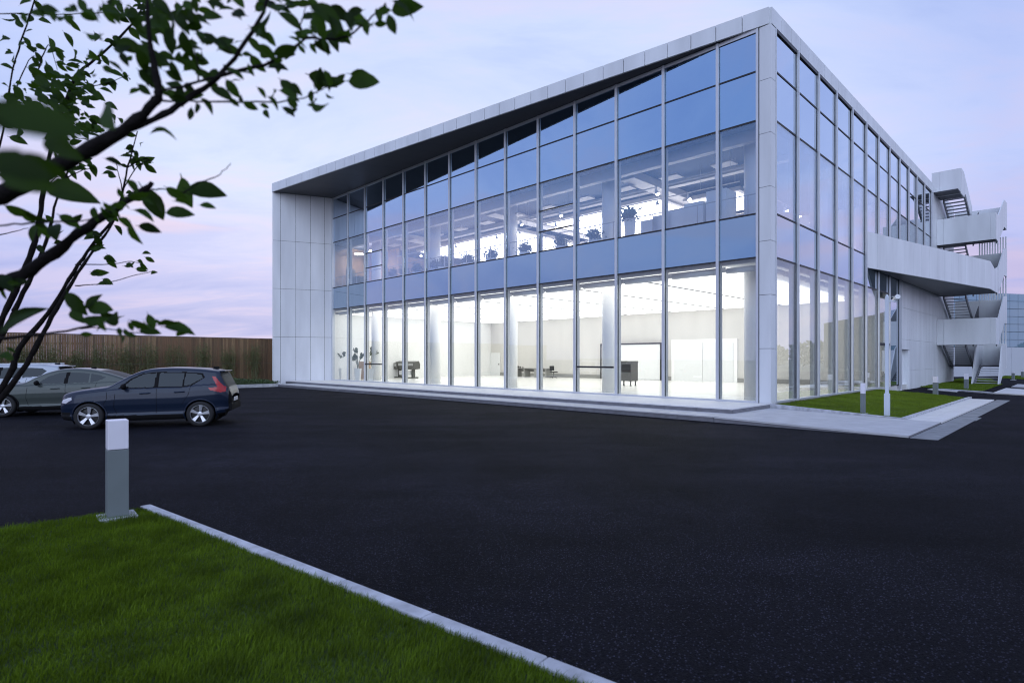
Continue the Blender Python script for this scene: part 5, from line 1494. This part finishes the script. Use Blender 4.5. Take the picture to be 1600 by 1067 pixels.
A = [(355,138,85,20),(330,210,40,25),(420,235,70,15),(455,215,55,60),(395,258,40,30),(475,170,110,15),(525,225,90,75),(640,80,90,60),(715,100,70,-10),(770,55,80,5),(875,50,90,25),(680,170,110,-20),(770,150,60,-20),(825,145,60,0),(840,180,90,5),(640,260,80,70),(640,310,90,20),(690,320,60,40),(725,400,62,70),(815,340,90,20),(920,390,60,25),(960,120,80,20),(990,140,60,60),(980,190,80,30),(1010,240,90,0),(1050,190,100,-15),(1200,50,140,25),(1230,100,90,60),(1285,70,80,80),(1300,100,60,90),(1190,175,90,15),(1360,100,55,10),(1410,40,60,-20),(1440,90,80,70),(1490,25,110,5),(1210,290,70,60),(1180,290,110,20),(1070,345,90,0),(1085,325,60,50),(965,340,50,40),(1010,345,50,70),(1060,405,60,30),(1180,395,100,25),(1335,298,140,8),(1250,290,50,-40),(610,480,80,0),(690,20,70,60),(790,10,70,10),(1040,30,80,20),(1060,5,60,0),(580,40,70,30),(420,10,60,0),(430,65,60,10),(370,40,40,70),(175,30,70,0),(230,70,60,20),(275,30,40,60),(530,330,60,40),(590,20,90,30),(650,60,80,0),(700,60,60,90),(560,250,90,80),(540,280,80,50),(1000,20,60,60),(1140,60,70,-30),(1160,110,60,30),(1110,130,60,10),(660,210,70,-10),(700,240,80,10),(745,200,60,60)]
for x, y, l, a in A: leaf(x / 2.353, y / 2.353, l / 2.353 * 0.9, a, 1.75 + rl.normal(0, .06))
for x, y, l, a in A:
    if rl.uniform() < (1.1 if x < 900 else .7): leaf(x / 2.353 + rl.normal(0, 11), y / 2.353 + rl.normal(0, 8), l / 2.353 * rl.uniform(.5, .85), a + rl.normal(0, 45), 1.8 + rl.normal(0, .08))
for x, y, l, a in ((455, 30, 40, 20), (500, 40, 40, 60), (530, 20, 36, 30), (520, 60, 34, 70), (410, 40, 40, -20), (300, 30, 44, 30), (290, 70, 40, 80), (330, 60, 40, 10), (210, 30, 40, 70), (240, 90, 50, 40), (265, 60, 40, 100), (560, 30, 36, 20), (630, 12, 50, 10)): leaf(x, y, l, a, 1.8 + rl.normal(0, .06))
B = [(310,170,190,8),(620,155,80,40),(710,230,150,60),(860,180,140,70),(945,165,150,3),(825,270,100,-5),(615,370,90,80),(690,345,80,10),(960,240,60,0),(80,270,90,30),(160,300,80,40),(150,360,80,100),(250,350,110,50),(320,310,80,30),(345,690,110,50),(460,715,120,5),(440,775,100,10),(540,765,110,-15),(350,745,90,30),(110,750,150,-50),(640,795,80,30),(700,780,70,70),(770,780,70,-30),(825,803,110,0),(690,820,80,0),(590,320,80,20),(660,270,90,10),(200,330,90,0),(20,590,110,30),(70,600,90,-20),(10,640,60,80),(520,30,60,10),(20,930,70,0),(40,945,50,20)]
for x, y, l, a in B: leaf(x / 2.964, 240 + y / 2.964, l / 2.964 * 1.1, a, 1.95 + rl.normal(0, .05))
for x, y, l, a in B:
    if rl.uniform() < .55: leaf(x / 2.964 + rl.normal(0, 9), 240 + y / 2.964 + rl.normal(0, 6), l / 2.964 * rl.uniform(.5, .9), a + rl.normal(0, 40), 2.0 + rl.normal(0, .05))
for x, y, l, a, Y in ((62, 188, 120, 10, .45), (30, 182, 110, 0, .47), (20, 255, 95, 10, .6), (60, 262, 90, 0, .7), (25, 272, 90, 25, .8), (168, 182, 72, 55, 1.2), (90, 225, 70, 35, 1.0), (30, 500, 62, -55, 1.2)): leaf(x, y, l, a, Y)
# small leaves of the slim stems: too many to pick apart, one joined part
JOIN = MB()
joining = True
for P, n in ((stems[0][0], 16), (stems[1][0], 10), (stems[2][0], 40), (stems[3][0], 14), (stems[4][0], 22)):
    for _ in range(n):
        k = len(P) - 1 - int(min(abs(rl.normal(0, 1.6)), len(P) - 2)); t = rl.uniform(0, 1)
        x = P[k - 1][0] * (1 - t) + P[k][0] * t; y = P[k - 1][1] * (1 - t) + P[k][1] * t
        leaf(x + rl.normal(0, 12), y + rl.normal(0, 9), rl.uniform(11, 22), rl.uniform(-30, 80), 4.0 + rl.normal(0, .08))
for _ in range(230):     # dense tuft at the upper left
    leaf(rl.normal(95, 38), rl.normal(165, 42), rl.uniform(10, 24), rl.uniform(-20, 70), 3.9 + rl.normal(0, .2))
for x, y in ((222, 411), (228, 405), (205, 415), (176, 403), (150, 432), (240, 424), (160, 440), (142, 370), (150, 390), (212, 258), (228, 250), (236, 262), (180, 255), (170, 270), (145, 265), (130, 260), (148, 192), (135, 200), (200, 120), (180, 128), (160, 128), (12, 270), (30, 262), (25, 30), (8, 60), (45, 75), (65, 88), (95, 85)):
    for _ in range(2): leaf(x + rl.normal(0, 5), y + rl.normal(0, 4), rl.uniform(12, 22), rl.uniform(-20, 80), 4.0)

for P, n in (([(300, 150), (345, 118), (395, 50), (420, 0)], 16), ([(345, 118), (430, 95), (478, 62), (535, 60), (600, 10)], 26), ([(255, 160), (330, 158), (420, 160), (475, 152), (525, 132)], 12), ([(247, 138), (236, 60), (229, 0)], 14), ([(310, 128), (308, 95), (300, 60)], 10), ([(120, 512), (165, 505), (215, 519), (245, 519)], 9), ([(150, 345), (205, 310), (268, 297), (302, 304)], 14), ([(0, 22), (100, 23), (160, 20), (208, 14)], 16), ([(300, 5), (400, 8), (500, 4)], 18), ([(180, 10), (230, 40), (270, 20)], 14)):
    for _ in range(n):
        k = int(rl.integers(1, len(P))); t = rl.uniform()
        leaf(P[k - 1][0] * (1 - t) + P[k][0] * t + rl.normal(0, 9), P[k - 1][1] * (1 - t) + P[k][1] * t + rl.normal(0, 8), rl.uniform(14, 30), rl.uniform(-30, 90), 1.85 + rl.normal(0, .08))
fo = JOIN.build('foliage', M_leaf, tree, True); fo['kind'] = 'stuff'
print('leaf objects', leaf_n[0])
